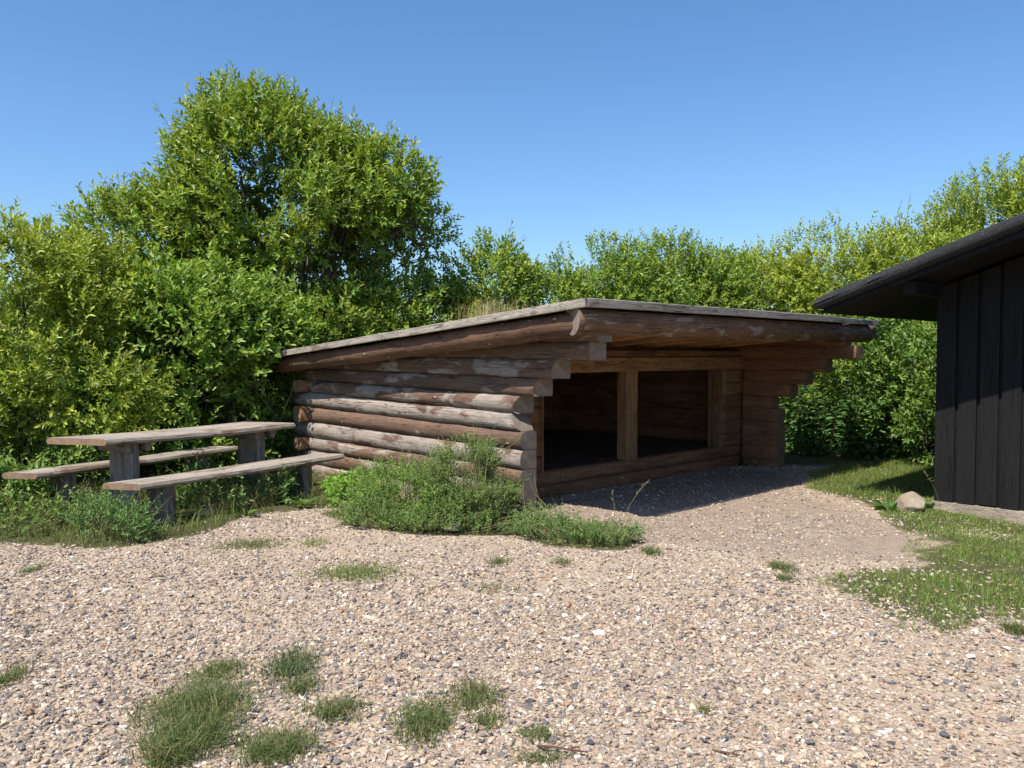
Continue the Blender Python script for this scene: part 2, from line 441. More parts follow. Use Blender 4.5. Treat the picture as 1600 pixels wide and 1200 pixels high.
def round_sec(r0, r1, flat_top=None, K=18):
    def f(t):
        r = r0 + (r1 - r0) * t
        a = np.linspace(0, 2 * np.pi, K, endpoint=False) + 0.1
        s = np.stack([np.cos(a) * r, np.sin(a) * r], 1)
        if flat_top is not None: s[:, 1] = np.minimum(s[:, 1], flat_top)
        return s
    return f

def d_sec(h0, h1, thick=0.2, bulge=0.042, sign=1, flip=False):
    """log squared off inside and on its bearing faces, round outside. sign: which side is round"""
    def f(t):
        h = (h0 + (h1 - h0) * t) * 0.5 - 0.002
        a = np.linspace(-1, 1, 9)
        out = np.stack([thick * 0.5 + bulge * (np.sqrt(np.maximum(0, 1 - (a * 0.97) ** 2)) - 0.55), a * h], 1)
        inn = np.array([[-thick * 0.5 + 0.012, h], [-thick * 0.5, h - 0.012], [-thick * 0.5, -h + 0.012], [-thick * 0.5 + 0.012, -h]])
        s = np.vstack([out, inn]); s[:, 0] *= sign
        return s
    return f

def box_sec(w, h, b=0.006):
    def f(t):
        x, y = w / 2, h / 2
        return np.array([[x, -y + b], [x, y - b], [x - b, y], [-x + b, y], [-x, y - b], [-x, -y + b], [-x + b, -y], [x - b, -y]])
    return f

def plank(name, p0, p1, w, h, mats, parent, seed=0, n=6, wob=0.0, b=0.005):
    return sweep(name, (p0, p1, n), box_sec(w, h, b), mats, parent, smooth=False, seed=seed, wob=wob)

shelter = tag(empty('log_shelter', CORNER, YAW), 'low log shelter with stepped log ends, open front and shallow turf roof', 'shelter')
SIDE = [M['log_side'], M['end']]; FRONT = [M['log_front'], M['end_brown']]

def clip_roof(dz=0.0):
    def c(V):
        lim = roof_under(V[..., 1]) - 0.012 - dz
        V[..., 2] = np.minimum(V[..., 2], lim); return V
    return c

# side walls: (front end t, near top, near bottom, far top, far bottom)
near_b = [1.93, 1.73, 1.555, 1.367, 1.19, 1.005, 0.826, 0.643, 0.45, 0.27, 0.09, -0.09]
far_b = [2.0, 1.80, 1.60, 1.42, 1.25, 1.092, 0.895, 0.689, 0.474, 0.303, 0.12, -0.07]
ends_l = [-0.98, -0.911, -0.464, -0.225, 0.044, 0.10, 0.0, 0.0, 0.0, 0.0, 0.0]
ends_r = [-1.0, -1.154, -0.739, -0.467, -0.235, 0.05, -0.05, -0.05, -0.05, -0.05, -0.05]
last_t = [1.2, 2.6, 4.3, 4.36, 4.36, 4.56, 4.36, 4.56, 4.36, 4.56, 4.36]
for side in (0, 1):
    for i in range(11):
        t0 = (ends_l if side == 0 else ends_r)[i]
        t1 = last_t[i]
        sx = 0.085 if side == 0 else 5.1
        L = t1 - t0
        def zat(t, arr):
            return arr[0][i if arr[1] == 0 else i + 1] + (arr[2][i if arr[1] == 0 else i + 1] - arr[0][i if arr[1] == 0 else i + 1]) * t / 4.52
        zt0, zb0 = zat(t0, (near_b, 0, far_b)), zat(t0, (near_b, 1, far_b))
        zt1, zb1 = zat(t1, (near_b, 0, far_b)), zat(t1, (near_b, 1, far_b))
        p0 = (sx, t0, (zt0 + zb0) / 2); p1 = (sx, t1, (zt1 + zb1) / 2)
        # axis runs along +t: 'side' vector = ax x up = +s, so the round face is sign -1 on the left wall
        bul = 0.068 if i >= 4 else 0.045 if i == 3 else 0.03
        g_ap = 0.0 if side == 0 else 0.009
        sec = d_sec(zt0 - zb0 + g_ap, zt1 - zb1 + g_ap, 0.2, bul, -1 if side == 0 else 1)
        sh = None
        if side == 0 and i in (2, 3, 4): sh = lambda s2: np.where(s2[:, 0] < 0, 0.12 * np.clip((-s2[:, 0] - 0.04) / 0.1, 0, 1) * (0.55 - s2[:, 1] / 0.18), 0) * np.ones(len(s2))
        if side == 0 and i == 5: sh = lambda s2: (s2[:, 1] / 0.18) * 0.13
        if side == 0 and i == 1: sh = lambda s2: np.where(s2[:, 0] < -0.09, 0.03, 0)
        n = 26
        o = sweep('log', (p0, p1, n), sec, SIDE if side == 0 else FRONT, shelter, seed=31 * side + i, shear0=sh, clip=clip_roof() if i < 5 else None, wob=(0.0085 if i >= 4 else 0.004) * (1 if side == 0 else .3))
        wv = [.90, .90, .92, .86, 1.0, 1.10, .88, 1.06, .92, 1.02, 1.0][i]
        o.color = (wv, wv, wv, 1)

# back wall
for i in range(2, 11):
    zt, zb = far_b[i], far_b[i + 1]
    if i == 2: zt = 1.56
    x0, x1 = (-0.14, 5.32) if i % 2 == 0 else (0.02, 5.16)
    sweep('log', ((x0, 4.25, (zt + zb) / 2), (x1, 4.25, (zt + zb) / 2), 14), d_sec(zt - zb, zt - zb, 0.19, 0.045, -1), FRONT, shelter, seed=80 + i, clip=clip_roof() if i < 4 else None)

# front wall at t = 0.5: two sill logs, short wall logs either side of the opening, lintel
FT = 0.6
for j, (zb, zt) in enumerate([(-0.02, 0.135), (0.135, 0.29)]):
    sweep('sill_log', ((0.19, FT, (zb + zt) / 2), (4.99, FT, (zb + zt) / 2), 22), d_sec(zt - zb, zt - zb, 0.2, 0.035, 1), FRONT, shelter, seed=100 + j, wob=0.006)
hs = np.linspace(0.292, 1.385, 7)
for j in range(6):
    zb, zt = hs[j], hs[j + 1]
    sweep('log', ((0.19, FT, (zb + zt) / 2), (0.78, FT, (zb + zt) / 2), 6), d_sec(zt - zb, zt - zb, 0.2, 0.014, 1), FRONT, shelter, seed=110 + j, wob=0.002)
    mat = [M['post'], M['end_brown']] if j >= 4 else FRONT
    sweep('log', ((4.42 + (0.03 if j >= 4 else 0.0), FT, (zb + zt) / 2), (4.99, FT, (zb + zt) / 2), 6), d_sec(zt - zb + .004, zt - zb + .004, 0.2, 0.012, 1), mat, shelter, seed=120 + j, wob=0.002)
sweep('lintel', ((0.19, FT, 1.478), (4.99, FT, 1.478), 18), box_sec(0.2, 0.178, 0.012), [M['post'], M['end_brown']], shelter, smooth=False, seed=130, wob=0.003)
sweep('log', ((0.19, FT + 0.02, 1.612), (4.99, FT + 0.02, 1.612), 18), box_sec(0.18, 0.086, 0.012), FRONT, shelter, smooth=False, seed=131, wob=0.003)

def vpost(name, x0, x1, y0, y1, z0, z1, mats, seed):
    K = [(x0, y0), (x1, y0), (x1, y1), (x0, y1)]
    b = 0.008
    ring = []
    for (x, y), (sx, sy) in zip(K, [(1, 1), (-1, 1), (-1, -1), (1, -1)]):
        ring += [(x, y + sy * b), (x + sx * b, y)] if (sx * sy) > 0 else [(x + sx * b, y), (x, y + sy * b)]
    n = 8; r = np.random.default_rng(seed); V = []; uv = []; fl = []; sz = []; mi = []
    per = np.concatenate([[0], np.cumsum([math.dist(ring[i], ring[(i + 1) % 8]) for i in range(8)])])
    for i in range(n):
        z = z0 + (z1 - z0) * i / (n - 1); d = r.normal(0, 0.002, 2)
        V += [(x + d[0], y + d[1], z) for x, y in ring]
    for i in range(n - 1):
        for j in range(8):
            fl += [i * 8 + j, i * 8 + (j + 1) % 8, (i + 1) * 8 + (j + 1) % 8, (i + 1) * 8 + j]; sz.append(4); mi.append(0)
            za, zb_ = (z1 - z0) * i / (n - 1), (z1 - z0) * (i + 1) / (n - 1)
            uv += [(za, per[j]), (za, per[j + 1]), (zb_, per[j + 1]), (zb_, per[j])]
    fl += list(range(8))[::-1] + [(n - 1) * 8 + j for j in range(8)]; sz += [8, 8]; mi += [1, 1]
    uv += [ring[j] for j in range(8)][::-1] + [ring[j] for j in range(8)]
    me = np_mesh(name, V, fl, sz, mi, np.array(uv))
    bm = bmesh.new(); bm.from_mesh(me); bmesh.ops.recalc_face_normals(bm, faces=bm.faces); bm.to_mesh(me); bm.free()
    return link(name, me, mats, shelter)
vpost('post', 2.30, 2.52, 0.515, 0.675, 0.288, 1.391, [M['post'], M['end_brown']], 5)
vpost('jamb', 4.375, 4.415, 0.51, 0.70, 0.288, 1.387, FRONT, 6)
vpost('jamb', 0.785, 0.825, 0.51, 0.70, 0.288, 1.387, FRONT, 7)

# floor planks and joists of the bunk floor
nf = 24
for j in range(nf):
    t = 0.70 + (4.15 - 0.70) * (j + 0.5) / nf
    plank('floor_plank', (0.2, t, 0.262), (4.99, t, 0.262), (3.45 / nf) - 0.006, 0.03, [M['floorw'], M['end_brown']], shelter, seed=200 + j, n=3)
for t in (1.0, 2.4, 3.8):
    plank('floor_joist', (0.2, t, 0.195), (4.99, t, 0.195), 0.09, 0.1, [M['floorw'], M['end_brown']], shelter, seed=230, n=3)

# roof: ceiling boards on rafters, log along each edge, fascia boards, turf
ax_dt = 1 / math.hypot(1, SL)
def rp(s, t, d): return (s, t, roof_top(t) - d)
for j, s in enumerate(np.arange(0.62, 4.9, 0.80)):
    plank('rafter', rp(s, -0.92, 0.175), rp(s, 4.15, 0.175), 0.085, 0.13, [M['ceil'], M['end_brown']], shelter, seed=240 + j, n=5)
nb = 38
for j in range(nb):
    t = -1.08 + (4.48 + 1.08) * (j + 0.5) / nb
    plank('ceiling_board', (-0.21, t, roof_top(t) - 0.094), (5.57, t, roof_top(t) - 0.094), 5.56 / nb - 0.004, 0.026, [M['log_front'], M['end_brown']], shelter, seed=260 + j, n=3, b=0.003)
GAB = [M['log_gable'], M['end_brown']]; BEAM = [M['log_beam'], M['end']]
# edge logs; the left corner is mitred
sweep('edge_log', (rp(-0.225, -1.00, 0.182), rp(-0.225, 4.50, 0.168), 40), round_sec(0.122, 0.108, 0.10), GAB, shelter, seed=300, shear0=lambda s2: s2[:, 0] * 0.8, wob=0.013)
sweep('edge_log', (rp(5.47, -0.80, 0.178), rp(5.47, 4.50, 0.168), 26), round_sec(0.118, 0.105, 0.10), GAB, shelter, seed=301, wob=0.008)
sweep('front_beam', ((-0.335, -0.955, 1.918), (5.80, -0.945, 1.912), 46), round_sec(0.150, 0.142, 0.085, 20), BEAM, shelter, seed=302, shear0=lambda s2: -s2[:, 0] * 0.45, wob=0.010)
sweep('back_edge_log', ((-0.22, 4.30, roof_top(4.3) - 0.185), (5.42, 4.30, roof_top(4.3) - 0.185), 20), round_sec(0.09, 0.09, 0.075), GAB, shelter, seed=303, wob=0.006)
FAS = [M['fascia'], M['end']]
plank('fascia_board', rp(-0.388, -1.163, 0.038), rp(-0.388, 1.55, 0.038), 0.035, 0.078, FAS, shelter, seed=310, n=10, wob=0.002)
plank('fascia_board', rp(-0.388, 1.556, 0.037), rp(-0.388, 4.53, 0.037), 0.035, 0.074, FAS, shelter, seed=311, n=10, wob=0.002)
plank('fascia_board', (-0.368, -1.155, 2.048), (1.30, -1.155, 2.047), 0.035, 0.078, FAS, shelter, seed=312, n=8, wob=0.002)
plank('fascia_board', (1.306, -1.153, 2.049), (4.28, -1.158, 2.044), 0.035, 0.078, FAS, shelter, seed=313, n=8, wob=0.002)
plank('fascia_board', (4.287, -1.146, 2.042), (5.83, -1.09, 2.034), 0.035, 0.07, FAS, shelter, seed=314, n=8, wob=0.002)
plank('fascia_board', rp(5.60, -1.05, 0.038), rp(5.60, 4.53, 0.038), 0.035, 0.078, FAS, shelter, seed=315, n=10, wob=0.002)
plank('fascia_board', (-0.375, 4.515, roof_top(4.515) - 0.038), (5.575, 4.515, roof_top(4.515) - 0.038), 0.035, 0.078, FAS, shelter, seed=316, n=8, wob=0.002)
tx, ty = np.meshgrid(np.linspace(-0.38, 5.58, 60), np.linspace(-1.13, 4.49, 56)); tx = tx.ravel(); ty = ty.ravel()
tz = roof_top(ty) - 0.022 + 0.012 * (vnoise(np.stack([tx, ty, tx * 0], 1), 2.3, 9) - 0.4)
ti = np.arange(60 * 56).reshape(56, 60)
tq = np.stack([ti[:-1, :-1], ti[:-1, 1:], ti[1:, 1:], ti[1:, :-1]], -1).reshape(-1, 4)
tm = np_mesh('turf', np.stack([tx, ty, tz], 1), tq.ravel(), np.full(len(tq), 4), smooth=True)
a = tm.attributes.new('grass', 'FLOAT', 'POINT'); a.data.foreach_set('value', np.full(len(tx), 1.0, np.float32))
turf = link('turf', tm, M['ground'], shelter)

# ------------------------------------------------------------------ blades, leaves, stems
def tints(n, cols, jitter=0.18, r=rng):
    cols = np.array(cols, float)
    k = r.integers(0, len(cols), n)
    c = cols[k] * (1 + r.normal(0, jitter, (n, 1))) * (1 + r.normal(0, 0.05, (n, 3)))
    return np.clip(c, 0.004, 0.9)

def face_tint(me, col):
    a = me.attributes.new('tint', 'FLOAT_COLOR', 'FACE')
    a.data.foreach_set('color', np.concatenate([col, np.ones((len(col), 1))], 1).astype(np.float32).ravel())

def leaves_mesh(name, pos, d, nrm, ln, wd, col):
    N = len(pos)
    d = unit(d); sd = unit(np.cross(d, nrm)); nr = np.cross(sd, d)
    ln = ln[:, None]; wd = wd[:, None]
    droop = -0.12 * ln * nr
    v = np.stack([pos, pos + d * ln * .34 + sd * wd * .5 + nr * wd * .16, pos + d * ln * .7 + sd * wd * .38 + nr * wd * .10 + droop * .4, pos + d * ln + droop,
                  pos + d * ln * .7 - sd * wd * .38 + nr * wd * .10 + droop * .4, pos + d * ln * .34 - sd * wd * .5 + nr * wd * .16], 1)
    b = (np.arange(N) * 6)[:, None]
    f = np.concatenate([b + np.array([0, 1, 2, 3]), b + np.array([0, 3, 4, 5])], 1)
    me = np_mesh(name, v.reshape(-1, 3), f.ravel(), np.full(2 * N, 4))
    face_tint(me, np.repeat(col, 2, 0)); return me

def blades_mesh(name, pos, h, lean, az, wd, col):
    N = len(pos)
    dx = np.stack([np.cos(az), np.sin(az), np.zeros(N)], 1)
    fa = az + np.pi / 2 + rng.normal(0, .5, N)
    sd = np.stack([np.cos(fa), np.sin(fa), np.zeros(N)], 1) * wd[:, None] * .5
    z = np.array([0, 0, 1.0])
    m = pos + z * (h * .58)[:, None] + dx * (h * lean * .32)[:, None]
    tip = pos + z * (h * (1 - .35 * np.minimum(lean, 1.6)))[:, None] + dx * (h * lean)[:, None]
    v = np.stack([pos - sd, pos + sd, m + sd * .75, m - sd * .75, tip], 1)
    b = (np.arange(N) * 5)[:, None]
    f = np.concatenate([b + np.array([0, 1, 2, 3]), b + np.array([3, 2, 4])], 1)
    me = np_mesh(name, v.reshape(-1, 3), f.ravel(), np.tile([4, 3], N))
    face_tint(me, np.repeat(col, 2, 0)); return me

def tubes_mesh(name, segs, K=5):
    """segs: list of (points (n,3), radii (n,)); each one a tapered tube"""
    V = []; F = []; S = []; UV = []; base = 0
    for pts, rad in segs:
        pts = np.asarray(pts, float); n = len(pts)
        tg = unit(np.gradient(pts, axis=0))
        ref = np.array([0.3, 0.9, 0.1]); a1 = unit(np.cross(tg, ref)); a2 = np.cross(tg, a1)
        an = np.linspace(0, 2 * np.pi, K, endpoint=False)
        ring = pts[:, None] + np.asarray(rad)[:, None, None] * (np.cos(an)[None, :, None] * a1[:, None] + np.sin(an)[None, :, None] * a2[:, None])
        V.append(ring.reshape(-1, 3))
        for i in range(n - 1):
            for j in range(K):
                j2 = (j + 1) % K
                F += [base + i * K + j, base + i * K + j2, base + (i + 1) * K + j2, base + (i + 1) * K + j]; S.append(4)
                UV += [(i * .2, j * .03), (i * .2, j * .03 + .03), (i * .2 + .2, j * .03 + .03), (i * .2 + .2, j * .03)]
        base += n * K
    return np_mesh(name, np.concatenate(V), F, S, uv=np.array(UV), smooth=True)

def curve_pts(p, q, n=6, sag=0.12, r=rng):
    p = np.array(p, float); q = np.array(q, float); L = np.linalg.norm(q - p)
    f = np.linspace(0, 1, n)[:, None]
    w = r.normal(0, sag * L * .35, 3)
    pts = p + (q - p) * f + np.sin(f * np.pi) * w + np.array([0, 0, 1]) * (f * (1 - f)) * L * sag
    pts[1:-1] += r.normal(0, .02 * L, (n - 2, 3))
    return pts

def shoot_leaves(base, dirn, length, nleaf, leaf_len, leaf_wid, cols, tipcols, r, spread=0.75):
    """leaves spiralling up along shoots; returns arrays"""
    N = len(base)
    P = []; D = []; Nn = []; LL = []; WW = []; C = []
    ref = unit(r.normal(0, 1, (N, 3))); a1 = unit(np.cross(dirn, ref)); a2 = np.cross(dirn, a1)
    ph0 = r.uniform(0, 6.28, N)
    shade = 1 + r.normal(0, 0.16, (N, 1))
    cidx = r.integers(0, len(cols), N)
    for k in range(nleaf):
        f = (k + 0.5 + r.uniform(-.3, .3, N)) / nleaf
        ph = ph0 + k * 2.4 + r.normal(0, .3, N)
        rad = np.cos(ph)[:, None] * a1 + np.sin(ph)[:, None] * a2
        bend = np.array([0, 0, -.10]) * (f ** 2 * length)[:, None]
        p = base + dirn * (f * length)[:, None] + bend
        d = unit(dirn * (0.55 + .5 * f)[:, None] + rad * spread + r.normal(0, .18, (N, 3)) + np.array([0, 0, -.06]))
        n = unit(dirn - d * np.sum(dirn * d, 1, keepdims=True) + np.array([0, 0, .45]) + r.normal(0, .35, (N, 3)))
        sc = (0.65 + 0.5 * np.sin(np.pi * np.clip(f * .8 + .1, 0, 1))) * r.uniform(.75, 1.2, N)
        c = np.array(cols, float)[cidx] * shade
        tc = np.array(tipcols, float)[r.integers(0, len(tipcols), N)]
        w = np.clip((f - .6) * 2.2, 0, 1)[:, None] * r.uniform(.3, 1, (N, 1))
        c = (c * (1 - w) + tc * w) * (1 + r.normal(0, .13, (N, 1)))
        P.append(p); D.append(d); Nn.append(n); LL.append(leaf_len * sc); WW.append(leaf_wid * sc * r.uniform(.85, 1.15, N)); C.append(np.clip(c, .005, .9))
    cat = np.concatenate
    return cat(P), cat(D), cat(Nn), cat(LL), cat(WW), cat(C)

def crown_samples(blobs, n, r, inner=0.5, up=0.55, thr=0.36, freq=1.5, seed=1, low=-0.75):
    blobs = [(np.array(c, float), np.array(q, float)) for c, q in blobs]
    w = np.array([(q[0] * q[1] + q[1] * q[2] + q[0] * q[2]) for _, q in blobs]); w /= w.sum()
    k = r.choice(len(blobs), n * 3, p=w)
    C = np.array([b[0] for b in blobs])[k]; Q = np.array([b[1] for b in blobs])[k]
    u = unit(r.normal(0, 1, (len(k), 3)))
    rad = 1 - (1 - inner) * r.uniform(0, 1, len(k)) ** 1.6
    # lumpy surface
    rad *= 0.84 + 0.34 * vnoise(C + u * 1.7, freq * .8, seed + 2)
    P = C + Q * u * rad[:, None]
    keep = u[:, 2] > low
    for c, q in blobs:
        keep &= (np.linalg.norm((P - c) / q, axis=1) > 0.5)
    keep &= vnoise(P, freq, seed) + r.normal(0, .07, len(P)) > thr
    keep &= P[:, 2] > 0.03
    P = P[keep][:n]; u = u[keep][:n]; Q = Q[keep][:n]
    out = unit(u / Q)
    d = unit(out * .75 + np.array([0, 0, 1]) * up + r.normal(0, .35, P.shape))
    return P, d

LEAF_K = np.array([2.05, 1.78, 1.35])
WILLOW = [(0.105, 0.17, 0.028), (0.09, 0.155, 0.03), (0.125, 0.19, 0.03), (0.08, 0.14, 0.03)]
WILLOW_TIP = [(0.21, 0.27, 0.04), (0.17, 0.24, 0.035), (0.25, 0.26, 0.05)]
DARKG = [(0.06, 0.125, 0.03), (0.075, 0.145, 0.032), (0.05, 0.11, 0.03)]
DARK_TIP = [(0.11, 0.185, 0.038), (0.14, 0.21, 0.045)]
YELL = [(0.135, 0.2, 0.033), (0.12, 0.185, 0.032), (0.155, 0.215, 0.035)]
YELL_TIP = [(0.215, 0.27, 0.05), (0.225, 0.265, 0.06)]
MIDG = [(0.085, 0.165, 0.032), (0.10, 0.18, 0.035), (0.075, 0.15, 0.03)]
MID_TIP = [(0.16, 0.245, 0.045), (0.14, 0.22, 0.04)]

def shrub(name, label, cat, base, blobs, n, leaf=(0.075, 0.028), nleaf=11, slen=(0.22, 0.42), cols=WILLOW, tips=WILLOW_TIP, seed=1, group=None, thr=0.36, freq=1.5, stems=5, srad=0.035, extra=0, low=-0.75, inner=0.5, up=0.55, limbs=26, crown='crown'):
    n = int(n * 1.25)
    r = np.random.default_rng(seed)
    root = tag(empty(name, base), label, cat, group)
    bx = np.array(base, float)
    P, d = crown_samples(blobs, n, r, inner, up, thr, freq, seed, low)
    L = r.uniform(*slen, len(P))
    if extra:
        # a few long shoots that stand clear of the outline
        sel = r.choice(len(P), extra, replace=False)
        L[sel] *= r.uniform(1.3, 2.0, len(sel)); d[sel] = unit(d[sel] + np.array([0, 0, .7]))
    arr = shoot_leaves(P, d, L, nleaf, leaf[0], leaf[1], [tuple(np.array(c) * LEAF_K) for c in cols], [tuple(np.array(c) * LEAF_K) for c in tips], r)
    ls, lt = w2loc(arr[0][:, 0], arr[0][:, 1])
    ok = ~((ls > -.5) & (ls < 5.95) & (lt > -1.3) & (lt < 4.72) & (arr[0][:, 2] < roof_top(lt) + .03))
    arr = [q[ok] for q in arr]
    me = leaves_mesh(crown, arr[0] - bx, *arr[1:])
    o = link(crown, me, M['leaf'], root)
    segs = []
    for i in range(stems):
        c, q = blobs[i % len(blobs)]
        p0 = bx + np.array([r.normal(0, .12), r.normal(0, .12), -.05])
        p1 = np.array(c, float) + r.normal(0, .25, 3) * np.array(q)
        pts = curve_pts(p0, p1, 8, .08, r); segs.append((pts - bx, np.linspace(srad, srad * .45, 8)))
        for j in range(limbs // stems):
            a = pts[r.integers(3, 8)]
            b = P[np.argmin(np.linalg.norm(P - (a + r.normal(0, .9, 3) * np.array(q) * .8), axis=1))]
            segs.append((curve_pts(a, b, 5, .06, r) - bx, np.linspace(srad * .42, srad * .12, 5)))
    if extra:
        for i in sel:
            segs.append((np.stack([P[i] - d[i] * .35, P[i] + d[i] * L[i] * .5, P[i] + d[i] * L[i] * .97]) - bx, [.006, .004, .002]))
    link('trunk', tubes_mesh('trunk', segs), M['bark'], root)
    return root

# ------------------------------------------------------------------ the black house
HS, HT = 3.45, -2.69
house = tag(empty('black_house', loc2w(HS, HT), YAW), 'black tarred timber house with wide felt roof overhang and concrete plinth', 'house')
HW = 5.2; HD = 4.0                       # gable width (towards -y) and depth (towards +x)
RS = 0.347; EY = 0.92; RY = -HW / 2       # roof slope, eave overhang, ridge
def hroof(y): return 2.195 + RS * (EY - y) if y > RY else 2.195 + RS * (EY - RY) - RS * (RY - y)
BL = [M['black'], M['black']]
def poly_prism(name, outline, x0, x1, mats, parent, seed=0):
    """outline in (y, z), extruded along x"""
    K = len(outline)
    V = [(x0, y, z) for y, z in outline] + [(x1, y, z) for y, z in outline]
    fl = []; sz = []; uv = []; mi = []
    for j in range(K):
        j2 = (j + 1) % K
        fl += [j, j2, K + j2, K + j]; sz.append(4); mi.append(0)
        uv += [(outline[j][1], outline[j][0]), (outline[j2][1], outline[j2][0]), (outline[j2][1], outline[j2][0] + .05), (outline[j][1], outline[j][0] + .05)]
    fl += list(range(K)) + [K + j for j in range(K)][::-1]; sz += [K, K]; mi += [0, 0]
    uv += [(z, y) for y, z in outline] + [(z, y) for y, z in outline][::-1]
    me = np_mesh(name, V, fl, sz, mi, np.array(uv))
    bm = bmesh.new(); bm.from_mesh(me); bmesh.ops.recalc_face_normals(bm, faces=bm.faces); bm.to_mesh(me); bm.free()
    return link(name, me, mats, parent)
UND = 0.225
core = [(-0.03, 0.055), (-0.03, hroof(0) - UND - .02), (RY, hroof(RY) - UND - .02), (-HW + .03, hroof(-HW) - UND - .02), (-HW + .03, 0.055)]
poly_prism('wall_core', core, 0.005, HD, BL, house)
y = 0.0; j = 0
r = np.random.default_rng(3)
while y > -HW + 0.05:
    w = 0.205 + r.normal(0, .008)
    y1 = max(y - w, -HW)
    ov = 0.035
    zt = lambda yy: hroof(yy) - UND - .004
    db = r.normal(0, .003)
    poly_prism('board', [(y, .07 + db), (y, zt(y)), (y1 + ov, zt(y1 + ov)), (y1 + ov, .07 + db)], -0.042 + r.normal(0, .003), -0.008, BL, house)      # proud board
    poly_prism('board', [(y1 + ov + .006, .072), (y1 + ov + .006, zt(y1 + ov)), (y1 + .006, zt(y1)), (y1 + .006, .072)], -0.010 + r.normal(0, .002), 0.004, BL, house)    # board set back in the joint
    y = y1; j += 1
# boards of the long side under the eave
xx = 0.0
while xx < HD - .05:
    x1 = min(xx + .2, HD)
    poly_prism('board', [(-0.028, .07), (-0.028, hroof(0) - UND - .03), (0.0 + .004 * (int(xx * 5) % 2), hroof(0) - UND - .03), (0.0 + .004 * (int(xx * 5) % 2), .07)], xx + .004, x1 - .004, BL, house)
    xx = x1
poly_prism('plinth', [(0.03, -0.25), (0.03, 0.055), (0.015, 0.063), (-HW - .015, 0.063), (-HW - .03, 0.055), (-HW - .03, -0.25)], -0.075, HD + .03, M['concrete'], house)
# roof: rounded felt edge, soffit boards, bargeboard, purlins
def roof_half(sgn):
    VX0, VX1 = -0.93, HD + 0.6
    ye = EY if sgn > 0 else -HW - EY
    zs = lambda yy: hroof(yy)
    # cross-section along the slope, rounded at the eave; swept in x and rounded at both verges
    n = 34; K = 8
    ysl = np.linspace(RY, ye, n)
    rr = 0.07
    cols = []
    prof = [(-.00, 0.0)]
    V = []; nxr = 9
    xs_ = np.concatenate([VX0 + rr - rr * np.cos(np.linspace(0, np.pi / 2, 6)), [VX0 + .3, (VX0 + VX1) / 2, VX1 - .3], VX1 - rr + rr * np.sin(np.linspace(0, np.pi / 2, 6))])
    hx = np.concatenate([rr * np.sin(np.linspace(0, np.pi / 2, 6)), [rr, rr, rr], rr * np.cos(np.linspace(0, np.pi / 2, 6))])
    yin = ysl[:-1] if True else ysl
    ex = np.sin(np.linspace(0, np.pi / 2, 6)); ch = np.cos(np.linspace(0, np.pi / 2, 6))
    ys_ = np.concatenate([np.linspace(RY, ye - sgn * rr, 24), ye - sgn * rr + sgn * rr * ex[1:]])
    hy = np.concatenate([np.full(24, 1.0), ch[1:]])
    top = []; bot = []
    for yv, hh in zip(ys_, hy):
        for xv, hv in zip(xs_, hx):
            c = hroof(yv) - rr
            lump = 0.006 * (vnoise(np.array([[xv, yv, 0.0]]), 9.0, 4)[0] - .5)
            k = min(hh * rr, hv) + lump
            top.append((xv, yv, c + k)); bot.append((xv, yv, c - k))
    A, B = len(ys_), len(xs_)
    V = top + bot; F = []; S = []
    for o_, in ((0,), (A * B,)):
        for i in range(A - 1):
            for j_ in range(B - 1):
                F += [o_ + i * B + j_, o_ + i * B + j_ + 1, o_ + (i + 1) * B + j_ + 1, o_ + (i + 1) * B + j_]; S.append(4)
    rim = [(i, 0) for i in range(A)] + [(A - 1, j_) for j_ in range(1, B)] + [(i, B - 1) for i in range(A - 2, -1, -1)]
    for (a0, b0), (a1, b1) in zip(rim[:-1], rim[1:]):
        F += [a0 * B + b0, a1 * B + b1, A * B + a1 * B + b1, A * B + a0 * B + b0]; S.append(4)
    me = np_mesh('roof_felt', V, F, S, smooth=True)
    bm = bmesh.new(); bm.from_mesh(me); bmesh.ops.recalc_face_normals(bm, faces=bm.faces); bm.to_mesh(me); bm.free()
    link('roof_felt', me, M['felt'], house)
    ya, yb = RY, ye - sgn * .05
    # soffit boards along the slope
    xx = VX0 + .12; k_ = 0
    while xx < HD + .5:
        w_ = .135
        if xx > .2 and xx < HD - .2: w_ = HD - .4      # hidden above the room: one wide deck
        za, zb = hroof(ya) - .155, hroof(yb) - .155
        poly_prism('soffit_board', [(ya, za), (yb, zb), (yb, zb - .022), (ya, za - .022)], xx, xx + w_ - .006, BL, house)
        xx += w_; k_ += 1
    poly_prism('bargeboard', [(ya, hroof(ya) - .150), (yb, hroof(yb) - .150), (yb, hroof(yb) - .185), (ya, hroof(ya) - .225)], VX0 + .09, VX0 + .118, BL, house)
    for yp in ((0.02 if sgn > 0 else -HW - 0.02), ((0.02 + RY) / 2 if sgn > 0 else (-HW - .02 + RY) / 2)):
        zc = hroof(yp) - .17
        poly_prism('purlin', [(yp - .06, zc - .14), (yp - .06, zc - .012), (yp + .06, zc - .03), (yp + .06, zc - .14)] if sgn > 0 else [(yp - .06, zc - .14), (yp - .06, zc - .03), (yp + .06, zc - .012), (yp + .06, zc - .14)], -0.76, 0.0, BL, house)
roof_half(1); roof_half(-1)

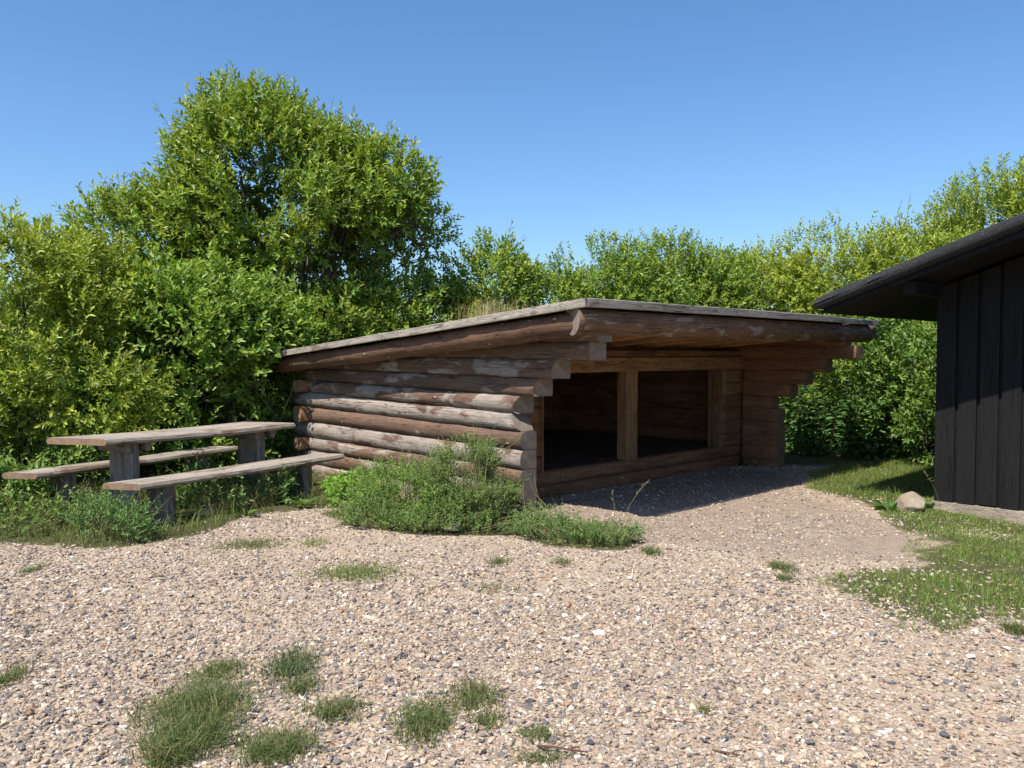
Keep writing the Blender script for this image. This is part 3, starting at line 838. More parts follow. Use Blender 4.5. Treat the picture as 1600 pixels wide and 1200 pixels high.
# ------------------------------------------------------------------ picnic table and benches
TB = [M['table'], M['end_table']]; TL = [M['table_leg'], M['end']]
def slab(name, L, w, th, parent, z, seed, skew=0.0, x0=0.0, wob=0.010):
    """live-edged plank lying along +x"""
    r = np.random.default_rng(seed); n = 30; K = 10
    ph = r.uniform(0, 30)
    V = []; U = []
    for i in range(n):
        f = i / (n - 1); x = x0 + L * f
        e0 = (vnoise(np.array([[x * 1.3, ph, 0]]), 1.2, seed)[0] - .5) * .05; e1 = (vnoise(np.array([[x * 1.3, ph + 9, 0]]), 1.2, seed)[0] - .5) * .05
        sag = -.012 * math.sin(math.pi * f) + (vnoise(np.array([[x, ph, 4.0]]), 1.5, seed)[0] - .5) * wob
        a, b_ = -w / 2 + e0, w / 2 + e1
        tt, zt = th / 2, z + sag
        sec = [(a + .02, zt - th), (a, zt - th * .55), (a + .012, zt - .006), (a + .022, zt), ((a + b_) / 2, zt + .003), (b_ - .022, zt), (b_ - .012, zt - .006), (b_, zt - th * .55), (b_ - .02, zt - th), ((a + b_) / 2, zt - th)]
        for (yy, zz) in sec: V.append((x - skew * (yy + w / 2), yy, zz))
        per = np.concatenate([[0], np.cumsum([math.dist(sec[k], sec[(k + 1) % K]) for k in range(K)])])
        U.append([(f * L, p) for p in per])
    F = []; S = []; mi = []; uv = []
    for i in range(n - 1):
        for j_ in range(K):
            j2 = (j_ + 1) % K
            F += [i * K + j_, i * K + j2, (i + 1) * K + j2, (i + 1) * K + j_]; S.append(4); mi.append(0)
            uv += [U[i][j_], U[i][j_ + 1], U[i + 1][j_ + 1], U[i + 1][j_]]
    F += list(range(K)) + [(n - 1) * K + q for q in range(K)]; S += [K, K]; mi += [1, 1]
    uv += [(V[q][1], V[q][2] - z) for q in range(K)] * 2
    me = np_mesh(name, V, F, S, mi, np.array(uv))
    bm = bmesh.new(); bm.from_mesh(me); bmesh.ops.recalc_face_normals(bm, faces=bm.faces); bm.to_mesh(me); bm.free()
    return link(name, me, TB, parent)

def slab_leg(name, x, y, w, th, h, parent, seed):
    """upright half-log slab, wider across the table"""
    r = np.random.default_rng(seed); n = 8; V = []; U = []; F = []; S = []; mi = []; uv = []
    K = 10
    for i in range(n):
        z = -.12 + (h + .12) * i / (n - 1)
        k = 1.0 + .05 * (1 - i / (n - 1)) + r.normal(0, .008)
        ring = [(-th / 2, -w * .42), (-th * .3, -w * .5), (th * .25, -w * .49), (th * .5, -w * .36), (th * .54, 0), (th * .5, w * .36), (th * .25, w * .49), (-th * .3, w * .5), (-th / 2, w * .42), (-th * .52, 0)]
        for (a, b_) in ring: V.append((x + a * k + r.normal(0, .0015), y + b_ * k + r.normal(0, .0015), z))
        per = np.concatenate([[0], np.cumsum([math.dist(ring[q], ring[(q + 1) % K]) for q in range(K)])]); U.append([(z, p) for p in per])
    for i in range(n - 1):
        for j_ in range(K):
            j2 = (j_ + 1) % K
            F += [i * K + j_, i * K + j2, (i + 1) * K + j2, (i + 1) * K + j_]; S.append(4); mi.append(0)
            uv += [U[i][j_], U[i][j_ + 1], U[i + 1][j_ + 1], U[i + 1][j_]]
    F += list(range(K)) + [(n - 1) * K + q for q in range(K)]; S += [K, K]; mi += [1, 1]; uv += [(V[q][0], V[q][1]) for q in range(K)] * 2
    me = np_mesh(name, V, F, S, mi, np.array(uv))
    bm = bmesh.new(); bm.from_mesh(me); bmesh.ops.recalc_face_normals(bm, faces=bm.faces); bm.to_mesh(me); bm.free()
    return link(name, me, TL, parent)

def furniture(name, label, cat, fl, fr, w, z, th, legs, legw, legt, seed, skew):
    """fl, fr = front edge ends on plan; the width runs to the far side (+y local)"""
    fl = np.array(fl); fr = np.array(fr); u = fr - fl; L = np.linalg.norm(u); ang = math.atan2(u[1], u[0]); u /= L
    nrm_ = np.array([-u[1], u[0]])
    c = fl + nrm_ * w / 2
    root = tag(empty(name, (c[0], c[1], 0), ang), label, cat)
    slab('top' if cat == 'table' else 'seat', L, w, th, root, z, seed, skew)
    for i, f in enumerate(legs):
        slab_leg('leg', L * f, 0.0, legw, legt, z - th - .006, root, seed + 5 + i)
        if cat == 'table':
            plank('crosspiece', (L * f + legt / 2 + .045, -w * .36, z - th - .05), (L * f + legt / 2 + .045, w * .36, z - th - .05), .06, .09, TL, root, seed=seed + 9 + i, n=3)
            plank('crosspiece', (L * f - legt / 2 - .045, -w * .36, z - th - .05), (L * f - legt / 2 - .045, w * .36, z - th - .05), .06, .09, TL, root, seed=seed + 19 + i, n=3)
    return root
furniture('picnic_table', 'grey weathered plank picnic table on slab legs at the shelter corner', 'table', (-3.87, 7.82), (-2.58, 9.74), .68, .785, .062, (.16, .84), .40, .13, 21, .36)
furniture('plank_bench', 'weathered plank bench between picnic table and gravel, ending near the log wall', 'bench', (-3.34, 7.34), (-1.96, 9.58), .38, .435, .058, (.13, .80), .30, .14, 41, .38)
furniture('plank_bench', 'weathered plank bench against the willow hedge behind the picnic table', 'bench', (-4.67, 8.02), (-3.46, 10.38), .36, .435, .058, (.15, .80), .30, .14, 61, .38)

# ------------------------------------------------------------------ trees and shrubs
G1 = 'willow shrubs behind the shelter'
shrub('tall_tree', 'tall broad willow tree rising above the hedge behind the picnic table', 'tree', (-3.9, 13.6, 0),
      [((-3.9, 13.5, 3.75), (1.8, 1.6, 1.55)), ((-4.25, 13.5, 4.65), (1.1, 1.1, 1.15)), ((-2.35, 13.6, 4.1), (1.0, 1.0, .8)), ((-5.7, 13.4, 3.2), (1.25, 1.1, 1.05)), ((-3.0, 13.8, 4.5), (.9, .95, .75)),
       ((-3.7, 13.3, 2.5), (1.55, 1.2, 1.0)), ((-5.6, 13.3, 2.2), (1.6, 1.1, 1.1)), ((-1.85, 13.5, 3.55), (.75, .8, .45))],
      5700, leaf=(.098, .038), nleaf=12, slen=(.25, .5), cols=MIDG + WILLOW, tips=MID_TIP + WILLOW_TIP, seed=11, thr=.44, freq=1.7, stems=8, srad=.055, extra=420, limbs=90, inner=.15)
shrub('willow_shrub', 'yellowish green willow shrub at the end of the far bench, tallest at the hedge end', 'shrub', (-6.3, 10.3, 0),
      [((-6.3, 10.3, 1.9), (1.2, 1.1, 1.25)), ((-5.5, 10.0, 1.15), (1.1, .9, 1.0)), ((-6.9, 9.6, 1.0), (1.0, .9, 1.0)), ((-5.6, 10.7, 2.2), (.8, .8, .8))],
      3700, leaf=(.072, .029), nleaf=12, slen=(.2, .4), cols=YELL + WILLOW, tips=YELL_TIP, seed=12, thr=.45, freq=2.1, extra=40, low=-.9)
shrub('willow_shrub', 'bright green willow shrub with long shoots leaning over the picnic table', 'shrub', (-4.2, 11.2, 0),
      [((-4.3, 11.3, 1.55), (1.05, .9, 1.15)), ((-3.6, 11.6, 1.3), (.75, .8, 1.2)), ((-5.0, 11.2, 1.0), (.9, .8, 1.0)), ((-4.0, 11.0, .75), (.9, .6, .75))],
      3000, leaf=(.095, .042), nleaf=11, slen=(.25, .55), cols=MIDG, tips=MID_TIP + [(0.2, 0.27, 0.05)], seed=13, thr=.45, freq=2.0, extra=45, low=-.9)
shrub('willow_shrub', 'leafy green shrub just beyond the low rear edge of the shelter roof', 'shrub', (-1.9, 13.6, 0),
      [((-1.9, 13.8, 1.75), (1.3, 1.0, 1.15)), ((-.35, 14.5, 2.35), (.75, .8, 1.1)), ((-1.3, 14.3, 1.75), (.9, .9, 1.0)), ((-2.9, 12.9, 1.45), (.9, .8, 1.1))],
      3200, leaf=(.088, .036), nleaf=11, slen=(.25, .48), cols=MIDG + WILLOW, tips=MID_TIP + WILLOW_TIP, seed=14, thr=.37, freq=1.5, extra=45, low=-.6)
shrub('willow_shrub', 'rounded pale green shrub showing over the middle of the shelter roof', 'shrub', (2.3, 15.4, 0),
      [((2.9, 15.4, 2.5), (1.2, 1.1, 1.15)), ((1.75, 15.3, 2.45), (1.1, 1.1, 1.1)), ((.8, 15.2, 2.3), (.9, .9, 1.05)), ((3.7, 15.2, 2.3), (.95, .9, 1.1)), ((2.2, 15.0, 1.3), (1.9, .9, 1.0)), ((2.2, 16.3, 2.1), (2.0, .8, 1.2))],
      5600, leaf=(.07, .03), nleaf=11, slen=(.2, .4), cols=WILLOW + MIDG, tips=WILLOW_TIP + MID_TIP, seed=15, thr=.33, freq=1.6, extra=14, low=-.5, group=None)
shrub('willow_shrub', 'yellow green shrub filling the gap between shelter roof and black house eave', 'shrub', (5.3, 15.6, 0),
      [((4.9, 15.8, 2.3), (1.3, 1.0, 1.2)), ((6.2, 15.5, 2.75), (1.3, 1.0, 1.3)), ((5.4, 15.0, 1.2), (1.5, .9, 1.0)), ((7.0, 15.0, 1.6), (1.2, .9, 1.2)), ((5.6, 16.6, 2.0), (1.9, .8, 1.3))],
      5600, leaf=(.07, .029), nleaf=11, slen=(.2, .4), cols=YELL, tips=YELL_TIP, seed=16, thr=.31, freq=1.7, extra=14, low=-.6)
shrub('tall_shrub', 'tall light green shrub climbing behind the black house roof', 'shrub', (9.0, 15.2, 0),
      [((7.7, 15.3, 2.9), (1.2, 1.0, 1.2)), ((9.0, 15.2, 3.4), (1.3, 1.1, 1.45)), ((10.3, 15.0, 3.9), (1.3, 1.1, 1.4)), ((8.4, 14.6, 2.0), (1.5, .9, 1.2)), ((9.2, 16.2, 2.9), (2.2, .8, 1.5))],
      5800, leaf=(.075, .028), nleaf=11, slen=(.22, .45), cols=WILLOW + YELL, tips=WILLOW_TIP, seed=17, thr=.31, freq=1.5, extra=24, low=-.6)
shrub('dark_shrub', 'shaded dark green shrub between the nettles and the black house', 'shrub', (6.4, 12.6, 0),
      [((6.5, 12.5, 1.0), (1.0, .9, 1.1)), ((5.7, 13.1, 1.7), (.8, .7, .8)), ((7.2, 11.9, 1.2), (.9, .9, 1.2)), ((6.5, 11.6, .6), (.8, .6, .7))],
      2800, leaf=(.075, .034), nleaf=10, slen=(.2, .4), cols=DARKG, tips=DARK_TIP, seed=18, thr=.33, freq=1.6, extra=10, low=-.95)
shrub('dark_shrub', 'low dark undergrowth shrub under the tall willow tree', 'shrub', (-5.6, 12.6, 0),
      [((-5.8, 12.4, 1.3), (1.6, .8, 1.3)), ((-7.8, 11.8, 1.5), (1.5, .9, 1.4)), ((-3.9, 12.6, 1.3), (1.3, .7, 1.3))],
      2200, leaf=(.08, .032), nleaf=10, slen=(.25, .45), cols=DARKG + MIDG, tips=DARK_TIP, seed=19, thr=.33, freq=1.6, extra=10, low=-.95)
# the wood beyond, one dark mass
r = np.random.default_rng(90)
bl = [((x, 17.8 + r.uniform(-.4, .6), 1.1), (1.5, .9, 1.3 + r.uniform(0, .3))) for x in np.arange(-11, 13, 1.6)] + [((x, 13.8, 1.2), (1.4, .8, 1.5)) for x in (-11, -9.6, -8.2, -7.0)]
P, d = crown_samples(bl, 4600, r, .5, .5, .28, 1.3, 5, -.9)
arr = shoot_leaves(P, d, r.uniform(.3, .55, len(P)), 9, .11, .05, DARKG + MIDG, DARK_TIP, r)
tag(link('thicket', leaves_mesh('thicket', *arr), M['leaf']), 'dense dark green thicket behind the shrubs', 'thicket', kind='stuff')

# nettles beside the shelter's far end
r = np.random.default_rng(44)
P = []; D = []; Nn = []; LL = []; WW = []; C = []; segs = []
for i in range(230):
    s = r.uniform(6.7, 9.0); t = r.uniform(-.9, 2.6)
    x, y, _ = loc2w(s, t)
    if i < 70:
        s = r.uniform(6.5, 8.2); t = r.uniform(-1.0, .5); x, y, _ = loc2w(s, t)
    h = r.uniform(.75, 1.25) + .28 * max(0, t)
    lean = r.normal(0, .10, 2)
    n = int(h / .085)
    top = np.array([x + lean[0] * h, y + lean[1] * h, h])
    segs.append((np.stack([[x, y, -.03], [x + lean[0] * h * .4, y + lean[1] * h * .4, h * .5], top]), [.006, .005, .003]))
    for k in range(1, n + 1):
        f = k / n
        p = np.array([x + lean[0] * h * f, y + lean[1] * h * f, h * f])
        a0 = (k % 2) * 1.57 + r.normal(0, .3) + i
        for q in (0, 3.14):
            dd = np.array([math.cos(a0 + q), math.sin(a0 + q), .15 - .55 * (1 - f) + r.normal(0, .15)])
            size = (.135 if f < .85 else .08) * r.uniform(.75, 1.2)
            P.append(p + dd * .015); D.append(dd); Nn.append(np.array([0, 0, 1.0]) + r.normal(0, .25, 3)); LL.append(size); WW.append(size * .5)
            C.append(np.array([(.09, .195, .05), (.11, .22, .055), (.08, .17, .045)][r.integers(0, 3)]) * (1 + r.normal(0, .15)))
nm = leaves_mesh('nettle_leaves', np.array(P), np.array(D), np.array(Nn), np.array(LL), np.array(WW), np.clip(np.array(C), .01, .5))
npat = tag(empty('nettle_patch', loc2w(6.2, .5)), 'thick stand of dark green nettles beside the far end wall of the shelter', 'nettles')
inv = np.array(loc2w(6.2, .5))
nm.transform(Matrix.Translation(Vector(-inv)))
tag(link('foliage', nm, M['weed'], npat), kind='stuff')
link('stems', tubes_mesh('stems', [(np.array(p) - inv, q) for p, q in segs], 4), M['bark'], npat)

# ------------------------------------------------------------------ weeds along the shelter
def weed(name, label, base, blobs, n, leaf, nleaf, slen, cols, tips, seed, stalks=0, group=None, thr=.33):
    r = np.random.default_rng(seed); bx = np.array(base, float)
    root = tag(empty(name, base), label, 'weeds', group)
    P, d = crown_samples(blobs, n, r, .25, .8, thr + .08, 5.5, seed, -.6)
    L = slen[0] + (slen[1] * 1.7 - slen[0]) * r.beta(1.2, 2.6, len(P))
    arr = shoot_leaves(P, d, L, nleaf, leaf[0], leaf[1], np.array(cols) * WK, np.array(tips) * WK, r, .8)
    link('foliage', leaves_mesh('foliage', arr[0] - bx, *arr[1:]), M['weed'], root)
    segs = []
    for i in r.choice(len(P), min(len(P), 160), replace=False):
        q = P[i]; b0 = np.array([bx[0] + (q[0] - bx[0]) * .55 + r.normal(0, .03), bx[1] + (q[1] - bx[1]) * .55 + r.normal(0, .03), 0.0])
        segs.append((curve_pts(b0, q + d[i] * L[i] * .9, 4, .05, r) - bx, [.0035, .003, .0022, .0012]))
    for i in range(stalks):
        q = P[r.integers(0, len(P))]
        e = q + np.array([r.normal(0, .16), r.normal(0, .16), r.uniform(.18, .38)])
        segs.append((curve_pts(q, e, 5, .1, r) - bx, [.0028, .0024, .002, .0015, .001]))
    st = link('stems', tubes_mesh('stems', segs, 4), M['drystem'], root)
    return root

m, nt, b = new_mat('straw_stem'); g_ = NT(nt)
co = g_.n('ShaderNodeTexCoord').outputs['Object']
g_.l(g_.ramp(g_.noise(co, 6.0), [(0.3, (0.10, 0.12, 0.035)), (0.7, (0.30, 0.25, 0.12))]), b.inputs['Base Color']); b.inputs['Roughness'].default_value = .7
M['drystem'] = m
WK = 1.62
WG = [(.09, .135, .036), (.105, .155, .04), (.07, .115, .034)]; WT = [(.15, .19, .06), (.12, .17, .05), (.2, .2, .085)]
LG = [(.11, .20, .03), (.13, .22, .035), (.095, .18, .03)]; LT = [(.19, .28, .045)]
BG = [(.075, .135, .04), (.09, .15, .042)]; BT = [(.14, .19, .055), (.19, .2, .07)]
weed('weed_bush', 'bushy fine-leaved weed standing tallest against the near log corner', (-.42, 7.75, 0), [((-.42, 7.72, .30), (.42, .36, .38)), ((-.42, 7.78, .50), (.27, .25, .27)), ((-.18, 7.72, .2), (.2, .22, .24))], 1900, (.022, .0085), 11, (.08, .18), WG, WT, 51, 60)
weed('weed_bush', 'lower spreading fine-leaved weed in front of the log wall', (-.95, 7.85, 0), [((-.95, 7.78, .2), (.45, .38, .27)), ((-1.2, 8.02, .22), (.38, .36, .25)), ((-.7, 7.62, .14), (.36, .28, .19))], 2000, (.022, .009), 11, (.08, .17), WG + LG, WT, 52, 45)
weed('weed_bush', 'bright light green weed growing at the foot of the log wall behind the bench', (-1.75, 8.85, 0), [((-1.6, 8.8, .1), (.32, .36, .15)), ((-1.85, 9.1, .09), (.22, .25, .12))], 560, (.045, .022), 8, (.05, .10), LG, LT, 53, 4)
weed('low_weeds', 'low blue-green weeds spilling onto the gravel below the shelter sill', (.62, 7.05, 0), [((.42, 7.10, .02), (.42, .34, .10)), ((.80, 6.90, .02), (.33, .26, .09)), ((.30, 7.45, .04), (.3, .28, .13))], 1150, (.020, .009), 10, (.05, .12), BG, BT, 54, 12)
weed('low_weeds', 'low dark weeds at the gravel edge in front of the spreading weed bush', (-1.05, 7.5, 0), [((-1.2, 7.62, .06), (.42, .25, .16)), ((-.65, 7.38, .05), (.45, .2, .14)), ((-.15, 7.32, .04), (.3, .16, .11))], 1150, (.02, .009), 10, (.06, .13), BG + WG, BT, 55, 6)
weed('fern_weed', 'feathery green weed sprouting under the near end of the plank bench', (-3.5, 7.2, 0), [((-3.55, 7.12, .10), (.2, .18, .18)), ((-3.3, 7.05, .08), (.17, .16, .13)), ((-3.75, 7.3, .09), (.2, .16, .17))], 300, (.034, .013), 11, (.08, .2), [(.07, .135, .04), (.08, .15, .045)], [(.13, .2, .055)], 56, 10)
weed('verge_weeds', 'mixed leafy weeds in the grass below the far bench end', (-4.6, 7.5, 0), [((-4.9, 7.5, .06), (.5, .28, .15)), ((-4.3, 7.4, .05), (.35, .25, .13)), ((-5.6, 7.7, .1), (.5, .35, .26))], 420, (.05, .024), 7, (.08, .2), [(.09, .15, .035), (.11, .16, .04)], [(.17, .21, .06)], 58, 26)
weed('table_weeds', 'dark leafy weeds in the shade between picnic table legs', (-2.9, 8.6, 0), [((-3.1, 8.3, .06), (.35, .3, .16)), ((-2.6, 8.9, .06), (.3, .35, .16)), ((-3.5, 9.4, .08), (.3, .5, .15))], 240, (.055, .026), 7, (.1, .22), [(.07, .13, .035)], [(.12, .18, .05)], 59, 14)
weed('hedge_weeds', 'rank green weeds growing under the hedge behind the far bench', (-5.0, 8.7, 0), [((-5.4, 8.5, .14), (.6, .4, .26)), ((-6.0, 8.5, .2), (.7, .4, .36)), ((-5.0, 9.7, .2), (.3, .7, .34))], 900, (.06, .026), 8, (.12, .26), [(.10, .17, .035), (.085, .155, .035)], [(.17, .23, .05)], 57, 16)

# broad dock leaves
def dock(label, x, y, n, size, seed):
    r = np.random.default_rng(seed)
    a = r.uniform(0, 6.28, n)
    z0 = gz(x, y)
    D = np.stack([np.cos(a), np.sin(a), r.uniform(.25, .9, n)], 1)
    Pp = np.stack([np.cos(a) * .03, np.sin(a) * .03, np.full(n, .015)], 1)
    Nn = np.array([0, 0, 1.0]) + r.normal(0, .3, (n, 3))
    me = leaves_mesh('broad_leaf_plant', Pp, D, Nn, size * r.uniform(.7, 1.1, n), size * .55 * r.uniform(.8, 1.1, n), tints(n, [(.11, .2, .045), (.09, .17, .04), (.14, .22, .06)], .1, r))
    o = link('broad_leaf_plant', me, M['weed']); o.location = (x, y, z0)
    return tag(o, label, 'plant', 'broad-leaved plants')
dock('small broad-leaved plant on the gravel below the end of the plank bench', -2.62, 8.0, 5, .15, 1)
dock('broad-leaved plant between plank bench and log wall weeds', -2.2, 8.62, 6, .17, 2)
dock('broad-leaved plant beside the pale boulder', 3.9, 8.42, 14, .15, 3)
dock('broad-leaved plant growing against the black house side of the boulder', 4.34, 8.6, 9, .13, 4)

# ------------------------------------------------------------------ grass
def scatter_poly(poly, dens, r, dens_fn=None):
    p = np.array(poly); lo, hi = p.min(0), p.max(0)
    n = int((hi - lo).prod() * dens)
    x = r.uniform(lo[0], hi[0], n); y = r.uniform(lo[1], hi[1], n)
    k = in_poly(x, y, poly) 
    if dens_fn is not None: k &= r.uniform(0, 1, n) < dens_fn(x, y)
    return x[k], y[k]

GR2 = [(.19, .285, .05), (.16, .255, .045), (.225, .29, .07), (.145, .235, .04)]
GR = [(.14, .20, .04), (.12, .18, .035), (.17, .21, .055), (.11, .165, .035)]
DRY = [(.30, .26, .12), (.24, .22, .09)]
def grass_obj(name, x, y, hr, wr, r, cols, label, cat, kind=None, group=None, lean=(.15, .9), dry=.12, loc=None, mat='grass'):
    n = len(x)
    z = ground_z(x, y) - .006
    h = (hr[0] * .7 + (hr[1] * 1.25 - hr[0] * .7) * r.beta(1.3, 2.2, n)) * (0.6 + .8 * vnoise(np.stack([x, y, x * 0], 1), 3.0, 8))
    col = tints(n, cols, .16, r)
    dm = r.uniform(0, 1, n) < dry; col[dm] = tints(int(dm.sum()), DRY, .15, r)
    P_ = np.stack([x, y, z], 1)
    if loc is not None: P_ = P_ - np.array(loc)
    me = blades_mesh(name, P_, h, r.uniform(*lean, n), r.uniform(0, 6.28, n), r.uniform(*wr, n), col)
    o = link(name, me, M[mat])
    if loc is not None: o.location = loc
    return tag(o, label, cat, group, kind)
r = np.random.default_rng(61)
def lawn_d(x, y):
    p = np.stack([x, y, x * 0], 1)
    k = np.clip(soft(x, y, LAWN, .28) * 1.3 - .38 + (vnoise(p, 2.2, 6) - .5) * 1.3 + (vnoise(p, 9.0, 7) - .5) * 1.0, .03, 1)
    for b in BARE: k *= 1 - .72 * soft(x, y, b, .16)
    # nothing grows under the house
    s_, t_ = w2loc(x, y)
    k *= ~((s_ > HS - .08) & (t_ < HT + .05))
    return k
x, y = scatter_poly(LAWN, 7500, r, lawn_d)
grass_obj('lawn_grass', x, y, (.018, .062), (.0022, .0045), r, GR2, 'short mown grass between the gravel and the black house', 'grass', 'stuff', lean=(.2, 1.1))
x, y = scatter_poly([(4.1, 9.0), (3.7, 9.3), (3.5, 9.8), (3.9, 10.6), (4.3, 11.6), (6.4, 12.4), (6.8, 10.8), (5.4, 9.9)], 1700, r, lambda x, y: np.clip((vnoise(np.stack([x, y, x * 0], 1), 2.5, 4) - .35) * 3, 0.05, 1))
grass_obj('rough_grass', x, y, (.03, .13), (.0025, .005), r, GR, 'rough grass in front of the nettles', 'grass', 'stuff', dry=.2)
x, y = scatter_poly(VERGE, 1700, r, lambda x, y: np.clip(soft(x, y, VERGE, .2) * 1.2 - .3 + (vnoise(np.stack([x, y, x * 0], 1), 3.0, 2) - .5) * 2.4, 0, 1) * np.where(y < 9.4, 1, .4))
grass_obj('verge_grass', x, y, (.03, .22), (.0025, .0055), r, GR + [(.19, .21, .075)], 'long straggling grass under the picnic table and benches', 'grass', 'stuff', dry=.26, lean=(.3, 1.3))
x, y = scatter_poly(FRONTWEED, 500, r)
grass_obj('wall_grass', x, y, (.04, .2), (.003, .005), r, GR, 'grass among the weeds along the log wall', 'grass', 'stuff', dry=.2)
# turf on the shelter roof with one dry clump
sx_, ty_ = r.uniform(-.32, 5.5, 7000), r.uniform(-1.0, 4.3, 7000)
wx, wy, _ = loc2w(sx_, ty_)
n = len(sx_)
me = blades_mesh('roof_grass', np.stack([sx_, ty_, roof_top(ty_) - .03], 1), r.uniform(.012, .032, n), r.uniform(.2, 1, n), r.uniform(0, 6.28, n), r.uniform(.003, .006, n), tints(n, DRY + GR, .2, r))
tag(link('roof_grass', me, M['grass'], turf), kind='stuff')
n = 420
cx, cy = -.05 + r.normal(0, .16, n), .45 + r.normal(0, .17, n)
me = blades_mesh('dry_grass', np.stack([cx, cy, roof_top(cy) - .03], 1), r.uniform(.12, .34, n), r.uniform(.05, .7, n), r.uniform(0, 6.28, n), r.uniform(.003, .005, n), tints(n, [(.42, .33, .16), (.5, .4, .2), (.3, .27, .1)], .15, r))
tag(link('dry_grass', me, M['grass'], turf), kind='stuff', label='straw-coloured dry grass clump on the turf roof')

# tufts in the gravel: (x, y, rx, ry, blades, height, label)
TUFTS = [
    (-1.416, 3.644, 0.256, 0.272, 1500, .075, 'broad shaggy grass tuft, the largest one growing in the gravel'),
    (-1.325, 3.338, 0.183, 0.185, 1000, .08, 'dense long grass tuft merging into the broad shaggy tuft'),
    (-0.959, 3.261, 0.158, 0.145, 1000, .08, 'long-bladed grass tuft next to the dense one, apart from the shaggy tuft'),
    (-1.351, 3.177, 0.112, 0.089, 600, .07, 'sparse dry grass tuft fringing the dense long tuft'),
    (-1.505, 4.060, 0.152, 0.145, 700, .06, 'flat grass tuft between the broad shaggy tuft and the picnic table'),
    (-1.125, 4.119, 0.142, 0.224, 800, .055, 'compact blue-green grass tuft standing alone in the gravel'),
    (-1.002, 3.856, 0.090, 0.094, 350, .05, 'thin grass fringe beside the compact blue-green tuft'),
    (-0.785, 3.598, 0.141, 0.114, 620, .05, 'narrow flat grass tuft lying between two larger tufts'),
    (-0.375, 3.503, 0.123, 0.216, 950, .075, 'tall dense green grass tuft, the bigger of a touching pair'),
    (-0.178, 3.733, 0.131, 0.170, 650, .07, 'smaller grass tuft of the touching pair, on its shelter side'),
    (-0.106, 3.503, 0.082, 0.084, 260, .05, 'thin pale grass next to the paired tufts'),
    (-1.158, 5.921, 0.333, 0.240, 700, .06, 'long bright green grass tuft in the middle of the gravel'),
    (-2.203, 6.824, 0.320, 0.227, 480, .04, 'low yellowish grass strip near the plank bench end'),
    (-1.677, 6.870, 0.129, 0.207, 200, .05, 'small clover-like tuft between the yellowish strip and the weed bushes'),
    (-0.098, 6.233, 0.097, 0.133, 160, .04, 'tiny green tuft on gravel out from the tall weed bush'),
    (0.368, 6.233, 0.097, 0.133, 170, .05, 'tiny thin tuft on gravel out from the low blue-green weeds'),
    (1.122, 6.536, 0.082, 0.146, 260, .05, 'small green tuft at the tip of the low weeds'),
    (2.011, 6.046, 0.094, 0.178, 300, .06, 'round little grass tuft between gravel and lawn'),
    (1.922, 5.735, 0.063, 0.096, 160, .04, 'dark little tuft close to the round one beside the lawn'),
    (-2.484, 3.995, 0.075, 0.125, 350, .07, 'grass tuft alone at the outer edge of the gravel'),
    (-3.574, 6.046, 0.076, 0.161, 150, .05, 'faint dry tuft on the gravel away from the bench'),
    (0.108, 3.395, 0.085, 0.079, 600, .03, 'flat mossy green patch beside a fallen twig'),
    (0.856, 3.598, 0.042, 0.051, 90, .03, 'tiny green sprig beside the reddish twig'),
    (0.114, 3.192, 0.120, 0.065, 300, .03, 'thin mossy grass patch across the fallen twig from the flat mossy one'),
    (-0.131, 5.515, 0.181, 0.149, 90, .035, 'hardly grown grass wisps in the middle of the gravel'),
    (2.901, 4.646, 0.065, 0.105, 280, .05, 'green tuft in the gravel just off the lawn edge'),
]
for i, (x0, y0, rx, ry, n, h, lab) in enumerate(TUFTS):
    r = np.random.default_rng(700 + i)
    n = int(n * (2.2 if y0 > 4.5 else 1.25)); q = r.normal(0, .42, (n, 2)); qn = np.linalg.norm(q, axis=1, keepdims=True); q = q / qn * np.minimum(qn, .95 + .15 * r.uniform(0, 1, (n, 1)))
    x = x0 + q[:, 0] * rx * 1.1; y = y0 + q[:, 1] * ry * 1.1
    kp = vnoise(np.stack([x, y, x * 0], 1), 14.0, i) + r.normal(0, .1, n) > .18
    x, y = x[kp], y[kp]
    cols = [(.085, .13, .035), (.10, .145, .04), (.12, .15, .05)] if i != 5 else [(.06, .11, .04), (.075, .125, .045)]
    if i in (11, 13): cols = [(.13, .2, .04), (.15, .215, .045)]
    grass_obj('grass_tuft', x, y, (h * .6, h * 1.5), (.0024, .0046), r, cols, lab, 'grass tuft', group='grass tufts in the gravel', dry=.2, lean=(.3, 1.5), loc=(x0, y0, gz(x0, y0)))

# lone stalks
def stalk(label, base, tip, seed):
    r = np.random.default_rng(seed); b0 = np.array(base, float)
    f_ = np.linspace(0, 1, 7)[:, None]; dv = np.array(tip, float) - b0
    pts = dv * np.concatenate([f_ ** 1.8, f_ ** 1.8, f_ ** .9], 1)
    segs = [(pts, np.linspace(.0022, .001, 7))]
    for k in range(12):
        f = .72 + .28 * k / 12; p = pts[0] + (pts[-1] - pts[0]) * f
        p = pts[min(6, int(f * 6))] * (1 - (f * 6 % 1)) + pts[min(6, int(f * 6) + 1)] * (f * 6 % 1)
        segs.append((np.stack([p, p + r.normal(0, .012, 3) + np.array([0, 0, .015])]), [.0022, .001]))
    o = link('grass_stalk', tubes_mesh('grass_stalk', segs, 4), M['drystem']); o.location = base
    return tag(o, label, 'grass stalk', 'tall grass stalks')
stalk('tall dry grass stalk leaning in front of the shaded sill', (.98, 7.25, 0), (1.22, 7.3, .47), 1)
stalk('upright grass stalk in the low weeds by the sill', (.92, 7.3, 0), (.9, 7.3, .38), 2)
stalk('bent grass stalk leaning against the black house corner', (4.36, 8.3, 0), (4.16, 8.25, .42), 3)

